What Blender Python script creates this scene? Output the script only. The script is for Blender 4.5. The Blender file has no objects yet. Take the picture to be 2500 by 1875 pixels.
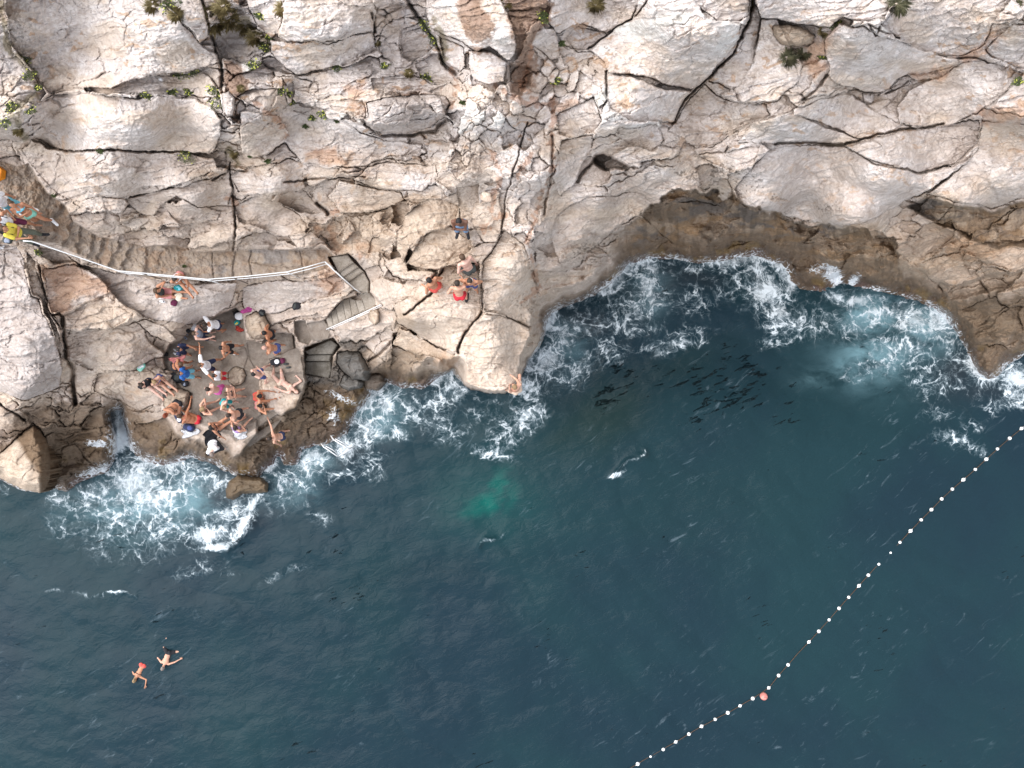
import bpy, bmesh, math, random
import numpy as np
from mathutils import Vector, Matrix
R = math.radians
sc = bpy.context.scene
col = sc.collection
# ------------------------------------------------------------------ camera, sky, sun, exposure
CAMZ = 32.5            # drone height above the sea
F = 1720.0             # focal length in pixels of a 2500 px wide frame
cd = bpy.data.cameras.new('camera'); cam = bpy.data.objects.new('camera', cd); col.objects.link(cam)
cam.location = (0, 0, CAMZ); cam.rotation_euler = (0, 0, 0)
cd.sensor_width = 36.0; cd.lens = 36.0 * F / 2500.0; cd.clip_end = 2000; cd.clip_start = 0.1
sc.camera = cam
W = bpy.data.worlds.new('World'); sc.world = W; W.use_nodes = True
nt = W.node_tree; bg = nt.nodes['Background']
sky = nt.nodes.new('ShaderNodeTexSky'); sky.sky_type = 'NISHITA'; sky.sun_disc = False
SUN_EL, SUN_AZ = R(57), R(286)
sky.sun_elevation = SUN_EL; sky.sun_rotation = SUN_AZ; sky.air_density = 1.0; sky.dust_density = 1.0; sky.ozone_density = 1.0
hs = nt.nodes.new('ShaderNodeHueSaturation'); hs.inputs['Saturation'].default_value = 0.30
nt.links.new(sky.outputs[0], hs.inputs['Color']); nt.links.new(hs.outputs[0], bg.inputs[0]); bg.inputs[1].default_value = 0.15
sl = bpy.data.lights.new('sun', 'SUN'); so = bpy.data.objects.new('sun', sl); col.objects.link(so)
sl.energy = 1.8; sl.angle = R(64); sl.color = (1.0, 0.985, 0.965)
sd = Vector((math.sin(SUN_AZ) * math.cos(SUN_EL), math.cos(SUN_AZ) * math.cos(SUN_EL), math.sin(SUN_EL)))
so.rotation_euler = sd.to_track_quat('Z', 'Y').to_euler(); so.location = (0, 0, 60)
sc.view_settings.view_transform = 'Standard'; sc.view_settings.look = 'None'; sc.view_settings.gamma = 1.0
sc.view_settings.exposure = 1.25
sc.cycles.max_bounces = 6; sc.cycles.diffuse_bounces = 3; sc.cycles.glossy_bounces = 2

def at(u, v, z):
    """world point at height z below photo pixel (u, v) of the 2500 x 1875 frame"""
    k = (CAMZ - z) / F
    return Vector(((u - 1250.0) * k, -(v - 937.5) * k, z))

# ------------------------------------------------------------------ numpy noise helpers
_T = np.random.RandomState(7).rand(64, 256, 256).astype(np.float32)
def vn(x, y, s=0):
    xi = np.floor(x).astype(np.int32); yi = np.floor(y).astype(np.int32)
    fx = (x - xi).astype(np.float32); fy = (y - yi).astype(np.float32)
    fx = fx * fx * (3 - 2 * fx); fy = fy * fy * (3 - 2 * fy)
    t = _T[s % 64]; x0 = xi & 255; x1 = (xi + 1) & 255; y0 = yi & 255; y1 = (yi + 1) & 255
    return (t[y0, x0] * (1 - fx) + t[y0, x1] * fx) * (1 - fy) + (t[y1, x0] * (1 - fx) + t[y1, x1] * fx) * fy
def fbm(x, y, o=4, s=0):
    a = 0.5; r = 0; n = 0
    for i in range(o):
        r = r + a * vn(x * 2 ** i + 17.3 * i, y * 2 ** i + 9.1 * i, s + i); n += a; a *= 0.5
    return r / n * 2 - 1
def sstep(a, b, x):
    t = np.clip((x - a) / (b - a), 0, 1); return t * t * (3 - 2 * t)
def worley(x, y, s=0, jit=0.9):
    """returns edge distance (cell units), cell hash id (0..1), cell centre x, y"""
    xi = np.floor(x).astype(np.int32); yi = np.floor(y).astype(np.int32)
    f1 = np.full(x.shape, 9, np.float32); cx = np.zeros_like(f1); cy = np.zeros_like(f1); idv = np.zeros_like(f1)
    P = []
    for dy in (-1, 0, 1):
        for dx in (-1, 0, 1):
            a = xi + dx; b = yi + dy
            px = a + 0.5 + jit * (_T[s % 64][b & 255, a & 255] - 0.5); py = b + 0.5 + jit * (_T[(s + 1) % 64][b & 255, a & 255] - 0.5)
            d = (px - x) ** 2 + (py - y) ** 2
            m = d < f1
            f1 = np.where(m, d, f1); cx = np.where(m, px, cx); cy = np.where(m, py, cy); idv = np.where(m, _T[(s + 2) % 64][b & 255, a & 255], idv)
            P.append((px.astype(np.float32), py.astype(np.float32)))
    e = np.full(x.shape, 9, np.float32)
    for px, py in P:
        ddx = px - cx; ddy = py - cy; L = np.sqrt(ddx * ddx + ddy * ddy)
        dd = ((cx + px) * 0.5 - x) * ddx + ((cy + py) * 0.5 - y) * ddy
        e = np.where(L > 1e-4, np.minimum(e, dd / np.maximum(L, 1e-4)), e)
    return e, idv, cx, cy
def poly_sd(x, y, poly):
    """signed distance to a closed polygon, positive inside"""
    P = np.array(poly, np.float32); n = len(P)
    d = np.full(x.shape, 1e9, np.float32); ins = np.zeros(x.shape, bool)
    for i in range(n):
        ax, ay = P[i]; bx, by = P[(i + 1) % n]; ex, ey = bx - ax, by - ay
        wx = x - ax; wy = y - ay
        t = np.clip((wx * ex + wy * ey) / (ex * ex + ey * ey + 1e-9), 0, 1)
        d = np.minimum(d, (wx - ex * t) ** 2 + (wy - ey * t) ** 2)
        if ay != by:
            c = ((ay > y) != (by > y)) & (x < (bx - ax) * (y - ay) / (by - ay) + ax)
            ins ^= c
    d = np.sqrt(d); return np.where(ins, d, -d)
def line_d(x, y, pts):
    d = np.full(x.shape, 1e9, np.float32)
    for (ax, ay), (bx, by) in zip(pts[:-1], pts[1:]):
        ex, ey = bx - ax, by - ay; wx = x - ax; wy = y - ay
        t = np.clip((wx * ex + wy * ey) / (ex * ex + ey * ey + 1e-9), 0, 1)
        d = np.minimum(d, (wx - ex * t) ** 2 + (wy - ey * t) ** 2)
    return np.sqrt(d)
def rbf(pts, U, V, p=2.2, soft=40.0):
    n = 0; w = 0
    for (a, b, z) in pts:
        k = 1.0 / ((U - a) ** 2 + (V - b) ** 2 + soft * soft) ** p
        n = n + k * z; w = w + k
    return n / w

# ------------------------------------------------------------------ tagging and mesh helpers
def tag(o, label=None, cat=None, group=None, kind=None):
    if label: o['label'] = label
    if cat: o['category'] = cat
    if group: o['group'] = group
    if kind: o['kind'] = kind
    return o
def empty(name, loc=(0, 0, 0), rz=0, label=None, cat=None, group=None):
    o = bpy.data.objects.new(name, None); col.objects.link(o); o.location = loc; o.rotation_euler = (0, 0, rz)
    o.empty_display_size = 0.1
    return tag(o, label, cat, group)
def link(name, me, mat=None, parent=None):
    o = bpy.data.objects.new(name, me); col.objects.link(o)
    if mat:
        for m in (mat if isinstance(mat, (list, tuple)) else [mat]): me.materials.append(m)
    if parent: o.parent = parent
    return o
def bm_obj(name, bm, mat, parent=None, smooth=True):
    me = bpy.data.meshes.new(name); bm.normal_update(); bm.to_mesh(me); bm.free()
    if smooth: me.polygons.foreach_set('use_smooth', [True] * len(me.polygons))
    return link(name, me, mat, parent)
def grid_mesh(name, X, Y, Z, keep=None):
    h, w = X.shape
    idx = np.arange(h * w, dtype=np.int32).reshape(h, w)
    q = np.stack([idx[1:, :-1], idx[1:, 1:], idx[:-1, 1:], idx[:-1, :-1]], -1)
    if keep is not None:
        q = q[keep]
    q = q.reshape(-1, 4)
    used = np.zeros(h * w, bool); used[q.ravel()] = True
    remap = np.cumsum(used).astype(np.int32) - 1
    q = remap[q]; co = np.stack([X.ravel()[used], Y.ravel()[used], Z.ravel()[used]], -1).astype(np.float32)
    me = bpy.data.meshes.new(name)
    me.vertices.add(len(co)); me.vertices.foreach_set('co', co.ravel())
    me.loops.add(q.size); me.loops.foreach_set('vertex_index', q.ravel())
    me.polygons.add(len(q)); me.polygons.foreach_set('loop_start', np.arange(0, q.size, 4, dtype=np.int32))
    me.polygons.foreach_set('use_smooth', np.ones(len(q), bool))
    me.update(calc_edges=True)
    return me, used
def set_col(me, name, rgba):
    a = me.color_attributes.new(name, 'FLOAT_COLOR', 'POINT'); a.data.foreach_set('color', np.ascontiguousarray(rgba, np.float32).ravel())

# ------------------------------------------------------------------ materials
class NB:
    def __init__(s, name):
        s.m = bpy.data.materials.new(name); s.m.use_nodes = True; s.t = s.m.node_tree
        s.b = s.t.nodes['Principled BSDF']
    def n(s, typ, **kw):
        nd = s.t.nodes.new(typ)
        for k, v in kw.items():
            if k in ('op',): nd.operation = v
            elif hasattr(nd, k) and not k.startswith('i_'): setattr(nd, k, v)
        return nd
    def l(s, a, b): s.t.links.new(a, b)
    def val(s, nd, key, x):
        if hasattr(x, 'links') or isinstance(x, bpy.types.NodeSocket): s.l(x, nd.inputs[key])
        else: nd.inputs[key].default_value = x
    def math(s, op, a, b=0.0, c=None, clamp=False):
        nd = s.n('ShaderNodeMath'); nd.operation = op; nd.use_clamp = clamp
        s.val(nd, 0, a); s.val(nd, 1, b)
        if c is not None: s.val(nd, 2, c)
        return nd.outputs[0]
    def mix(s, f, a, b, mode='MIX'):
        nd = s.n('ShaderNodeMix'); nd.data_type = 'RGBA'; nd.blend_type = mode
        s.val(nd, 0, f); s.val(nd, 6, a); s.val(nd, 7, b); return nd.outputs[2]
    def noise(s, vec, scale, detail=4, rough=0.55, dist=0.0):
        nd = s.n('ShaderNodeTexNoise'); s.val(nd, 'Vector', vec)
        nd.inputs['Scale'].default_value = scale; nd.inputs['Detail'].default_value = detail
        nd.inputs['Roughness'].default_value = rough; nd.inputs['Distortion'].default_value = dist
        return nd
    def maprange(s, x, a, b, c=0.0, d=1.0, smooth=True):
        nd = s.n('ShaderNodeMapRange'); nd.interpolation_type = 'SMOOTHSTEP' if smooth else 'LINEAR'
        s.val(nd, 0, x); s.val(nd, 1, a); s.val(nd, 2, b); s.val(nd, 3, c); s.val(nd, 4, d); return nd.outputs[0]
    def mapping(s, vec, scale=(1, 1, 1), rot=(0, 0, 0)):
        nd = s.n('ShaderNodeMapping'); s.val(nd, 0, vec); nd.inputs['Scale'].default_value = scale; nd.inputs['Rotation'].default_value = rot
        return nd.outputs[0]
    def aniso(s, vec, deg, scale):
        return s.mapping(s.mapping(vec, (1, 1, 1), (0, 0, R(deg))), scale)
    def pos(s): return s.n('ShaderNodeNewGeometry').outputs['Position']
    def attr(s, name):
        nd = s.n('ShaderNodeAttribute'); nd.attribute_name = name; return nd
    def bump(s, h, strength, dist, normal=None):
        nd = s.n('ShaderNodeBump'); s.val(nd, 'Height', h); nd.inputs['Strength'].default_value = strength; nd.inputs['Distance'].default_value = dist
        if normal is not None: s.l(normal, nd.inputs['Normal'])
        return nd.outputs[0]
_pc = {}
def plain(name, c, rough=0.7, var=0.15, scale=20.0, bump=0.0, metal=0.0, c2=None, spec=0.3, sss=0.0):
    if name in _pc: return _pc[name]
    b = NB(name); tc = b.n('ShaderNodeTexCoord').outputs['Object']
    nz = b.noise(tc, scale, 4)
    dark = tuple(x * (1 - var) for x in c[:3]) + (1,)
    lite = tuple(min(1, x * (1 + var)) for x in c[:3]) + (1,)
    if c2: dark = tuple(c2) + (1,)
    f = b.maprange(nz.outputs[0], 0.35, 0.65)
    b.l(b.mix(f, dark, lite), b.b.inputs['Base Color'])
    b.b.inputs['Roughness'].default_value = rough; b.b.inputs['Metallic'].default_value = metal
    b.b.inputs['Specular IOR Level'].default_value = spec
    if sss:
        b.b.inputs['Subsurface Weight'].default_value = sss; b.b.inputs['Subsurface Scale'].default_value = 0.02
    if bump: b.l(b.bump(nz.outputs[0], bump, 0.01), b.b.inputs['Normal'])
    _pc[name] = b.m
    return b.m
# ------------------------------------------------------------------ terrain: height field of the cliff
SP = 1.5
u1 = np.arange(-160, 2661, SP, dtype=np.float32); v1 = np.arange(-220, 1262, SP, dtype=np.float32)
U, V = np.meshgrid(u1, v1)
GW, GH = len(u1), len(v1)
def up(a, fac):      # coarse grid -> full grid
    h, w = a.shape
    y = np.clip((np.arange(GH) / fac), 0, h - 1.001); x = np.clip((np.arange(GW) / fac), 0, w - 1.001)
    yi = y.astype(int); xi = x.astype(int); fy = (y - yi)[:, None]; fx = (x - xi)[None, :]
    A = a[yi][:, xi]; B = a[yi][:, xi + 1]; C = a[yi + 1][:, xi]; D = a[yi + 1][:, xi + 1]
    return ((A * (1 - fx) + B * fx) * (1 - fy) + (C * (1 - fx) + D * fx) * fy).astype(np.float32)
def coarse(fac):
    uc = np.arange(0, GW / fac + 2) * fac * SP + u1[0]; vc = np.arange(0, GH / fac + 2) * fac * SP + v1[0]
    return np.meshgrid(uc.astype(np.float32), vc.astype(np.float32))
HB = [(-150,-200,16.0),(300,-200,16.2),(800,-200,16.6),(1300,-200,17),(1900,-200,17),(2600,-200,16.6),
(0,0,14.6),(400,0,14.8),(800,0,15.2),(1250,0,15.6),(1700,0,15.8),(2100,0,15.6),(2500,0,15.0),
(-150,250,13.4),(0,250,12.8),(300,250,13),(600,250,13.2),(900,250,13.6),(1200,250,14),(1500,250,14),(1900,250,13.8),(2500,250,13),
(250,420,11.2),(450,450,10.2),(650,430,10.2),(850,420,10.8),(1100,420,12.0),(1300,400,12.4),(1600,400,11.8),(1850,400,11.6),(2150,400,11.2),(2450,400,10.6),
(1450,480,10.6),(1650,470,9.8),(1850,480,10.2),(2080,525,9.8),(2350,470,10.0),
(-150,420,9.6),(0,440,9.0),(60,470,8.7),(110,520,8.2),(180,560,7.8),(260,600,7.3),(350,620,6.9),(450,640,6.5),(560,650,6.2),(700,645,6.0),(800,630,5.9),(900,700,5.2),(930,740,4.8),(860,780,4.2),(760,800,3.4),(690,860,2.9),
(560,560,7.8),(400,560,8.4),(250,520,9.4),(750,560,7.4),(880,600,7.4),(820,500,8.6),(950,560,8.6),(1000,440,11.0),
(1050,530,10.6),(1130,560,10.3),(1060,620,9.9),(1100,660,9.3),(960,650,7.6),(960,720,7.4),(1010,760,8.2),(1100,740,9.0),(1150,640,9.4),(1180,720,9.0),(1250,640,10.2),(1300,560,10.6),(1210,840,8.2),(1230,930,7.4),(1120,860,7.4),(1040,860,5.0),(970,840,4.0),(960,900,1.4),(1290,820,6.4),(1280,880,5.6),
(1350,640,7.6),(1400,560,8.6),(1450,620,5.6),(1350,720,5.0),(1400,690,3.8),(1550,540,7.4),(1600,600,1.8),(1500,650,2.6),
(1750,560,4.6),(1800,620,0.9),(1950,560,5.8),(1950,640,1.4),(2050,600,5.4),(2050,690,0.8),(2200,580,6.8),(2250,650,4.8),(2250,710,1.3),(2400,560,7.6),(2450,640,6.4),(2400,690,4.0),(2500,600,7.2),(2350,760,1.6),(2480,780,3.0),(2420,880,1.0),(2600,700,4.6),(2600,820,2.8),
(0,620,8.0),(60,700,7.8),(-100,750,7.6),(60,830,7.2),(60,930,6.0),(120,780,6.8),(0,1000,4.2),(100,1000,2.8),(30,1120,2.4),(60,1180,1.6),
(180,700,6.3),(240,780,5.9),(180,860,5.4),(330,720,6.2),(430,730,6.0),(500,700,6.0),(420,780,5.2),(300,860,4.8),(240,940,3.5),(200,960,3.0),(350,930,3.1),(400,870,2.8),
(480,800,2.5),(560,830,2.5),(480,900,2.5),(560,950,2.5),(620,900,2.5),(650,840,2.6),(500,1050,2.5),(450,980,2.5),(560,1090,2.4),(700,960,2.6),(680,1000,2.2),
(600,760,3.2),(680,790,3.6),(800,830,2.4),(840,900,1.5),(760,960,1.3),(780,1040,0.9),(720,1080,0.8),(640,1100,1.0),(830,980,0.9),(900,930,1.4),(880,860,2.2),
(300,1000,1.6),(200,1050,1.3),(230,1130,0.9),(340,1060,1.5),(420,1110,1.0),(150,1150,0.9),(520,1140,1.0)]
cu, cv = coarse(5)
HBg = up(rbf(HB, cu, cv, p=2.0, soft=46.0), 5)
# warped coordinates so that nothing runs straight
wx = fbm(U / 55, V / 55, 4, 3); wy = fbm(U / 55 + 40, V / 55 + 11, 4, 8)
hx = fbm(U / 9, V / 9, 2, 13); hy = fbm(U / 9 + 5, V / 9 + 71, 2, 15)
X1 = (U + 9 * wx + 1.8 * hx).astype(np.float32); Y1 = (V + 9 * wy + 1.8 * hy).astype(np.float32)
X2 = (U + 22 * wx + 3 * hx).astype(np.float32); Y2 = (V + 20 * wy + 3 * hy).astype(np.float32)
# shoreline (land above it)
SHORE = [(-400,1172),(0,1174),(40,1194),(95,1202),(122,1192),(160,1198),(205,1180),(262,1150),(282,1118),(286,1060),(272,1010),(290,1008),(303,1050),(318,1105),(345,1122),(400,1140),(440,1128),(470,1118),(520,1135),(570,1160),(630,1168),(668,1140),(676,1118),(690,1140),(730,1136),(745,1105),(790,1098),(830,1074),(852,1060),(872,1010),(895,985),(915,955),(938,938),(985,948),(1030,952),(1062,930),(1100,905),(1118,925),(1150,950),(1190,958),(1232,958),(1262,938),(1290,885),(1318,838),(1352,765),(1425,735),(1500,688),(1542,642),(1600,636),(1700,642),(1780,640),(1850,628),(1905,645),(1925,690),(1950,712),(2005,724),(2062,722),(2125,716),(2190,728),(2235,738),(2290,762),(2320,800),(2345,835),(2368,870),(2385,908),(2405,925),(2435,918),(2465,890),(2500,868),(2900,820),(2900,-400),(-400,-400)]
SHD = poly_sd(X1, Y1, SHORE)
# ---- traced blocks: polygon, [height offset, roundness]
BL = [
[(14,-120),(14,0),(20,60),(30,110),(60,150),(85,180),(105,205),(130,228),(180,215),(205,208),(270,212),(300,200),(370,185),(440,175),(510,160),(540,155),(535,130),(510,125),(470,80),(440,40),(400,10),(380,-120)],
[(-160,-120),(12,-120),(12,0),(18,60),(33,130),(88,190),(118,225),(90,260),(50,250),(0,225),(-160,220)],
[(384,-100),(400,5),(442,38),(488,98),(508,85),(498,40),(484,-100)],
[(525,100),(545,65),(560,55),(600,70),(640,110),(650,130),(590,150),(540,140)],
[(600,-60),(605,20),(630,60),(662,95),(682,75),(694,40),(690,-60)],
[(90,255),(130,230),(200,225),(300,235),(400,240),(480,238),(520,260),(535,290),(535,330),(520,370),(470,373),(380,370),(300,368),(200,365),(120,358),(85,335),(75,300)],
[(210,212),(380,187),(500,180),(535,212),(530,240),(470,230),(380,234),(290,228),(215,222)],
[(75,340),(110,361),(200,368),(370,375),(470,378),(522,383),(528,410),(500,430),(440,450),(380,470),(300,478),(240,480),(200,495),(150,475),(125,460),(100,430),(70,390),(55,365)],
[(300,482),(440,458),(560,422),(565,462),(560,497),(480,502),(430,477),(370,527),(330,512)],
[(585,270),(600,268),(680,280),(705,320),(700,345),(650,370),(620,382),(593,370),(583,320)],
[(540,228),(562,222),(575,240),(570,282),(548,284),(538,250)],
[(580,235),(600,220),(690,215),(705,250),(690,270),(640,265),(600,250)],
[(697,-80),(692,50),(680,90),(700,100),(760,100),(840,95),(870,82),(905,78),(912,50),(915,30),(905,-80)],
[(660,102),(700,104),(800,104),(865,86),(907,82),(920,100),(927,125),(900,135),(860,150),(800,165),(725,180),(695,160),(665,130)],
[(720,184),(800,169),(860,154),(905,139),(925,145),(928,175),(900,190),(840,200),(780,198),(740,190)],
[(930,70),(960,50),(1000,45),(1025,55),(1010,65),(985,75),(975,100),(980,130),(985,145),(975,152),(935,145),(925,110)],
[(978,100),(990,80),(1030,70),(1052,90),(1062,115),(1040,135),(1010,152),(985,140)],
[(1030,-60),(1040,30),(1050,70),(1075,85),(1120,100),(1160,125),(1195,112),(1245,150),(1257,120),(1252,60),(1235,20),(1190,-60)],
[(1072,92),(1130,118),(1140,160),(1125,175),(1090,150),(1075,120)],
[(1015,157),(1050,138),(1075,134),(1120,167),(1120,190),(1070,205),(1030,190)],
[(1143,122),(1200,127),(1235,152),(1230,200),(1195,210),(1160,195),(1150,165)],
[(905,192),(960,185),(1010,180),(1060,206),(1090,207),(1060,217),(990,224),(910,217)],
[(800,255),(840,240),(890,245),(896,290),(850,285),(810,270)],
[(640,300),(700,262),(760,285),(840,300),(900,325),(940,342),(1030,352),(1020,370),(960,382),(890,402),(820,407),(740,402),(715,372),(700,350)],
[(560,430),(600,412),(700,387),(735,397),(745,457),(710,464),(665,477),(620,472),(580,468)],
[(749,410),(830,412),(815,435),(770,458),(752,452)],
[(862,440),(900,402),(970,397),(1060,402),(1070,430),(1030,465),(970,465),(920,455)],
[(690,470),(740,460),(780,500),(785,520),(730,520),(680,490)],
[(800,477),(830,442),(900,452),(980,470),(990,492),(920,512),(830,522),(815,500)],
[(570,500),(620,480),(680,492),(730,525),(760,560),(700,580),(640,560),(580,545)],
[(1443,122),(1500,72),(1545,52),(1580,-60),(1680,-60),(1720,45),(1790,60),(1802,62),(1800,95),(1760,150),(1730,190),(1685,218),(1620,203),(1590,190),(1530,180),(1480,175),(1475,150)],
[(1340,-60),(1577,-60),(1542,50),(1500,70),(1478,80),(1420,57),(1405,62),(1360,85),(1340,60)],
[(1380,97),(1410,64),(1470,77),(1484,87),(1440,118),(1400,120)],
[(1480,180),(1540,186),(1600,207),(1625,217),(1685,222),(1660,260),(1640,296),(1590,297),(1540,290),(1490,260),(1475,230)],
[(1700,-60),(1835,-60),(1827,35),(1800,55),(1760,55),(1700,10)],
[(1842,-60),(1843,0),(1860,45),(1837,150),(1812,200),(1790,215),(1730,200),(1790,130),(1806,92),(1827,40)],
[(1862,50),(1900,50),(1935,120),(1960,160),(1945,200),(1890,250),(1800,245),(1795,215),(1840,150)],
[(1630,320),(1650,290),(1690,230),(1720,205),(1755,235),(1790,247),(1870,254),(1880,282),(1830,300),(1790,320),(1740,355),(1690,358),(1650,330)],
[(1692,362),(1740,360),(1795,322),(1800,325),(1765,370),(1700,380)],
[(1300,80),(1355,70),(1365,140),(1340,145),(1300,110)],
[(1355,282),(1400,262),(1450,237),(1470,290),(1450,320),(1400,335),(1365,325)],
[(1370,340),(1450,325),(1445,370),(1420,400),(1400,450),(1365,480),(1350,430)],
[(1510,312),(1600,302),(1620,340),(1590,370),(1530,350),(1500,330)],
[(1845,-60),(2190,-60),(2160,50),(2120,52),(2060,40),(2030,66),(1960,60),(1900,48),(1850,45)],
[(1885,62),(1960,64),(1990,90),(1980,110),(1940,115),(1900,105)],
[(2150,62),(2190,25),(2240,-60),(2500,-60),(2440,40),(2400,110),(2350,133),(2300,133),(2250,120),(2190,95)],
[(2015,100),(2050,60),(2110,62),(2140,82),(2200,102),(2290,132),(2340,142),(2340,155),(2280,175),(2220,180),(2170,210),(2150,225),(2110,225),(2060,210),(2025,190)],
[(2350,150),(2400,147),(2500,182),(2470,210),(2440,240),(2390,280),(2300,310),(2200,300),(2190,260),(2220,220),(2290,190)],
[(2405,122),(2470,60),(2660,20),(2660,200),(2500,175),(2420,140)],
[(1935,272),(2000,242),(2060,222),(2130,262),(2200,302),(2240,318),(2150,333),(2100,333),(2000,298),(1940,285)],
[(1800,350),(1832,302),(1930,275),(2000,307),(2110,337),(2060,345),(1960,348),(1860,350)],
[(1880,362),(1960,357),(2060,352),(2130,400),(2240,422),(2325,405),(2375,375),(2320,430),(2250,470),(2200,500),(2100,545),(2060,555),(2000,540),(1940,530),(1880,520),(1820,500),(1790,460),(1840,400)],
[(2064,358),(2130,337),(2300,303),(2392,292),(2388,340),(2330,398),(2240,418),(2150,398),(2085,380)],
[(2398,292),(2500,302),(2660,310),(2660,470),(2480,485),(2420,505),(2390,495),(2330,490),(2262,472),(2325,430),(2385,360)],
[(1702,382),(1855,356),(1838,400),(1790,420),(1760,410),(1730,395)],
[(-160,600),(40,600),(60,640),(70,720),(95,740),(120,790),(140,850),(150,905),(150,940),(110,960),(60,980),(0,960),(-160,960)],
[(62,610),(85,640),(108,740),(140,800),(152,850),(150,880),(125,790),(98,735),(74,715)],
[(102,660),(180,642),(230,660),(260,700),(262,720),(180,753),(130,763),(115,740)],
[(95,600),(160,615),(180,638),(130,645),(100,625)],
[(135,770),(180,760),(260,724),(300,750),(320,770),(290,790),(260,806),(200,808),(155,800)],
[(158,807),(220,814),(290,797),(330,780),(350,800),(358,830),(420,868),(380,872),(350,890),(320,905),(260,905),(210,895),(165,880),(158,840)],
[(180,637),(290,667),(430,692),(578,690),(560,740),(520,770),(480,790),(440,785),(350,770),(300,740),(270,720),(250,690)],
[(330,782),(352,774),(400,798),(432,825),(415,835),(370,820),(350,800)],
[(240,912),(290,908),(360,900),(430,955),(455,962),(400,990),(370,985),(340,1000),(300,985),(230,958)],
[(182,892),(238,910),(225,958),(200,970),(188,950)],
[(-160,955),(0,957),(40,985),(45,992),(10,1020),(-160,1020)],
[(592,700),(700,682),(770,690),(830,662),(842,700),(800,720),(740,740),(680,765),(600,768),(593,740)],
[(580,790),(640,760),(740,742),(830,712),(832,745),(760,765),(690,785),(640,800),(600,812)],
[(968,570),(985,530),(1010,508),(1040,490),(1080,485),(1120,505),(1115,540),(1090,558),(1060,563),(1030,573),(1000,600),(985,640),(970,610)],
[(990,650),(1030,577),(1085,545),(1115,552),(1150,590),(1147,612),(1110,640),(1080,655),(1040,660),(1000,642)],
[(1165,500),(1220,470),(1228,560),(1212,590),(1180,590),(1157,555),(1152,540),(1160,510)],
[(1115,460),(1165,450),(1170,500),(1150,538),(1130,540),(1120,508)],
[(935,642),(990,622),(1000,657),(1060,665),(1050,690),(1000,680),(960,670)],
[(900,690),(930,672),(1022,698),(1010,720),(965,740),(955,758),(930,750),(905,720)],
[(960,745),(1020,702),(1060,685),(1080,652),(1172,640),(1177,700),(1172,760),(1150,790),(1125,828),(1115,858),(1060,840),(1010,810),(970,790)],
[(1115,865),(1130,832),(1155,792),(1176,764),(1240,780),(1290,800),(1302,850),(1278,900),(1262,940),(1240,956),(1200,955),(1150,945),(1115,910)],
[(1180,640),(1232,562),(1280,600),(1310,700),(1322,780),(1292,798),(1240,776),(1181,756)],
[(975,800),(1010,815),(1060,845),(1110,862),(1090,880),(1020,870),(960,840)],
[(745,872),(800,862),(802,908),(750,897)],
[(822,855),(880,858),(900,900),(890,930),(842,912),(815,882)],
[(635,905),(740,905),(752,925),(742,960),(725,1000),(690,1015),(660,1000),(640,960)],
[(695,835),(722,832),(732,895),(700,900)],
[(405,1010),(440,1000),(560,1060),(625,1030),(628,1060),(590,1110),(570,1118),(500,1108),(430,1060)],
[(395,960),(440,950),(465,965),(460,1000),(420,1005),(395,985)],
[(600,775),(640,765),(660,790),(655,825),(630,835),(605,810)],
[(555,905),(590,895),(605,915),(595,940),(560,940)],
[(2230,640),(2345,612),(2375,680),(2340,700),(2280,690)],
[(2345,605),(2400,590),(2660,600),(2660,650),(2480,660),(2400,640)],
[(2080,640),(2200,620),(2230,650),(2180,680),(2100,670)],
[(1860,600),(2000,590),(2080,620),(2050,660),(1950,650)],
[(1560,520),(1700,490),(1860,520),(2000,560),(1960,600),(1800,590),(1650,600)],
[(1360,520),(1440,480),(1560,470),(1600,500),(1500,560),(1440,610),(1370,640),(1345,580)],
]
SOFT = {5: 0.5, 60: 0.9, 61: 0.5, 69: 0.5, 75: 0.7, 76: 0.9, 77: 0.7}
# ---- procedural cells where nothing was traced
def cells(sx, sy, rot, s):
    c, n_ = math.cos(R(rot)), math.sin(R(rot))
    a = (X2 * c + Y2 * n_) / sx; b = (-X2 * n_ + Y2 * c) / sy
    e, idv, cx, cy = worley(a, b, s, 0.85)
    gx = cx * sx; gy = cy * sy
    return e * min(sx, sy), idv, gx * c - gy * n_, gx * n_ + gy * c
eA, iA, cxA, cyA = cells(105, 44, -4, 20)
eB, iB, cxB, cyB = cells(36, 27, -60, 24)
eC, iC, cxC, cyC = cells(120, 55, -24, 28)
def region(poly, soft=0): return poly_sd(X2, Y2, poly)
rubble = poly_sd(X2, Y2, [(1060,215),(1130,160),(1240,210),(1290,60),(1320,60),(1370,150),(1480,180),(1475,270),(1350,300),(1370,480),(1310,560),(1320,700),(1230,560),(1240,470),(1160,450),(1110,440),(1080,390),(1100,300)]) > 0
rub2 = (poly_sd(X2, Y2, [(560,215),(720,190),(740,250),(900,300),(640,300),(560,300)]) > 0) | (poly_sd(X2, Y2, [(180,1000),(420,1000),(430,900),(160,880),(100,960),(60,1010)]) > 0) | (poly_sd(X2, Y2, [(740,560),(960,500),(960,640),(900,690),(820,600)]) > 0) | (poly_sd(X2, Y2, [(560,1060),(640,1010),(700,1030),(740,980),(760,920),(960,780),(960,940),(700,1140),(560,1160)]) > 0)
rub = rubble | rub2
right = (U > 1400) & ~rub
e = np.where(rub, eB, np.where(right, eC, eA)); idv = np.where(rub, iB, np.where(right, iC, iA))
cx = np.where(rub, cxB, np.where(right, cxC, cxA)); cy = np.where(rub, cyB, np.where(right, cyC, cyA))
eBig, iBig, cxBig, cyBig = cells(230, 105, -8, 60)
big_ = (iBig < 0.38) & ~rub
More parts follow.
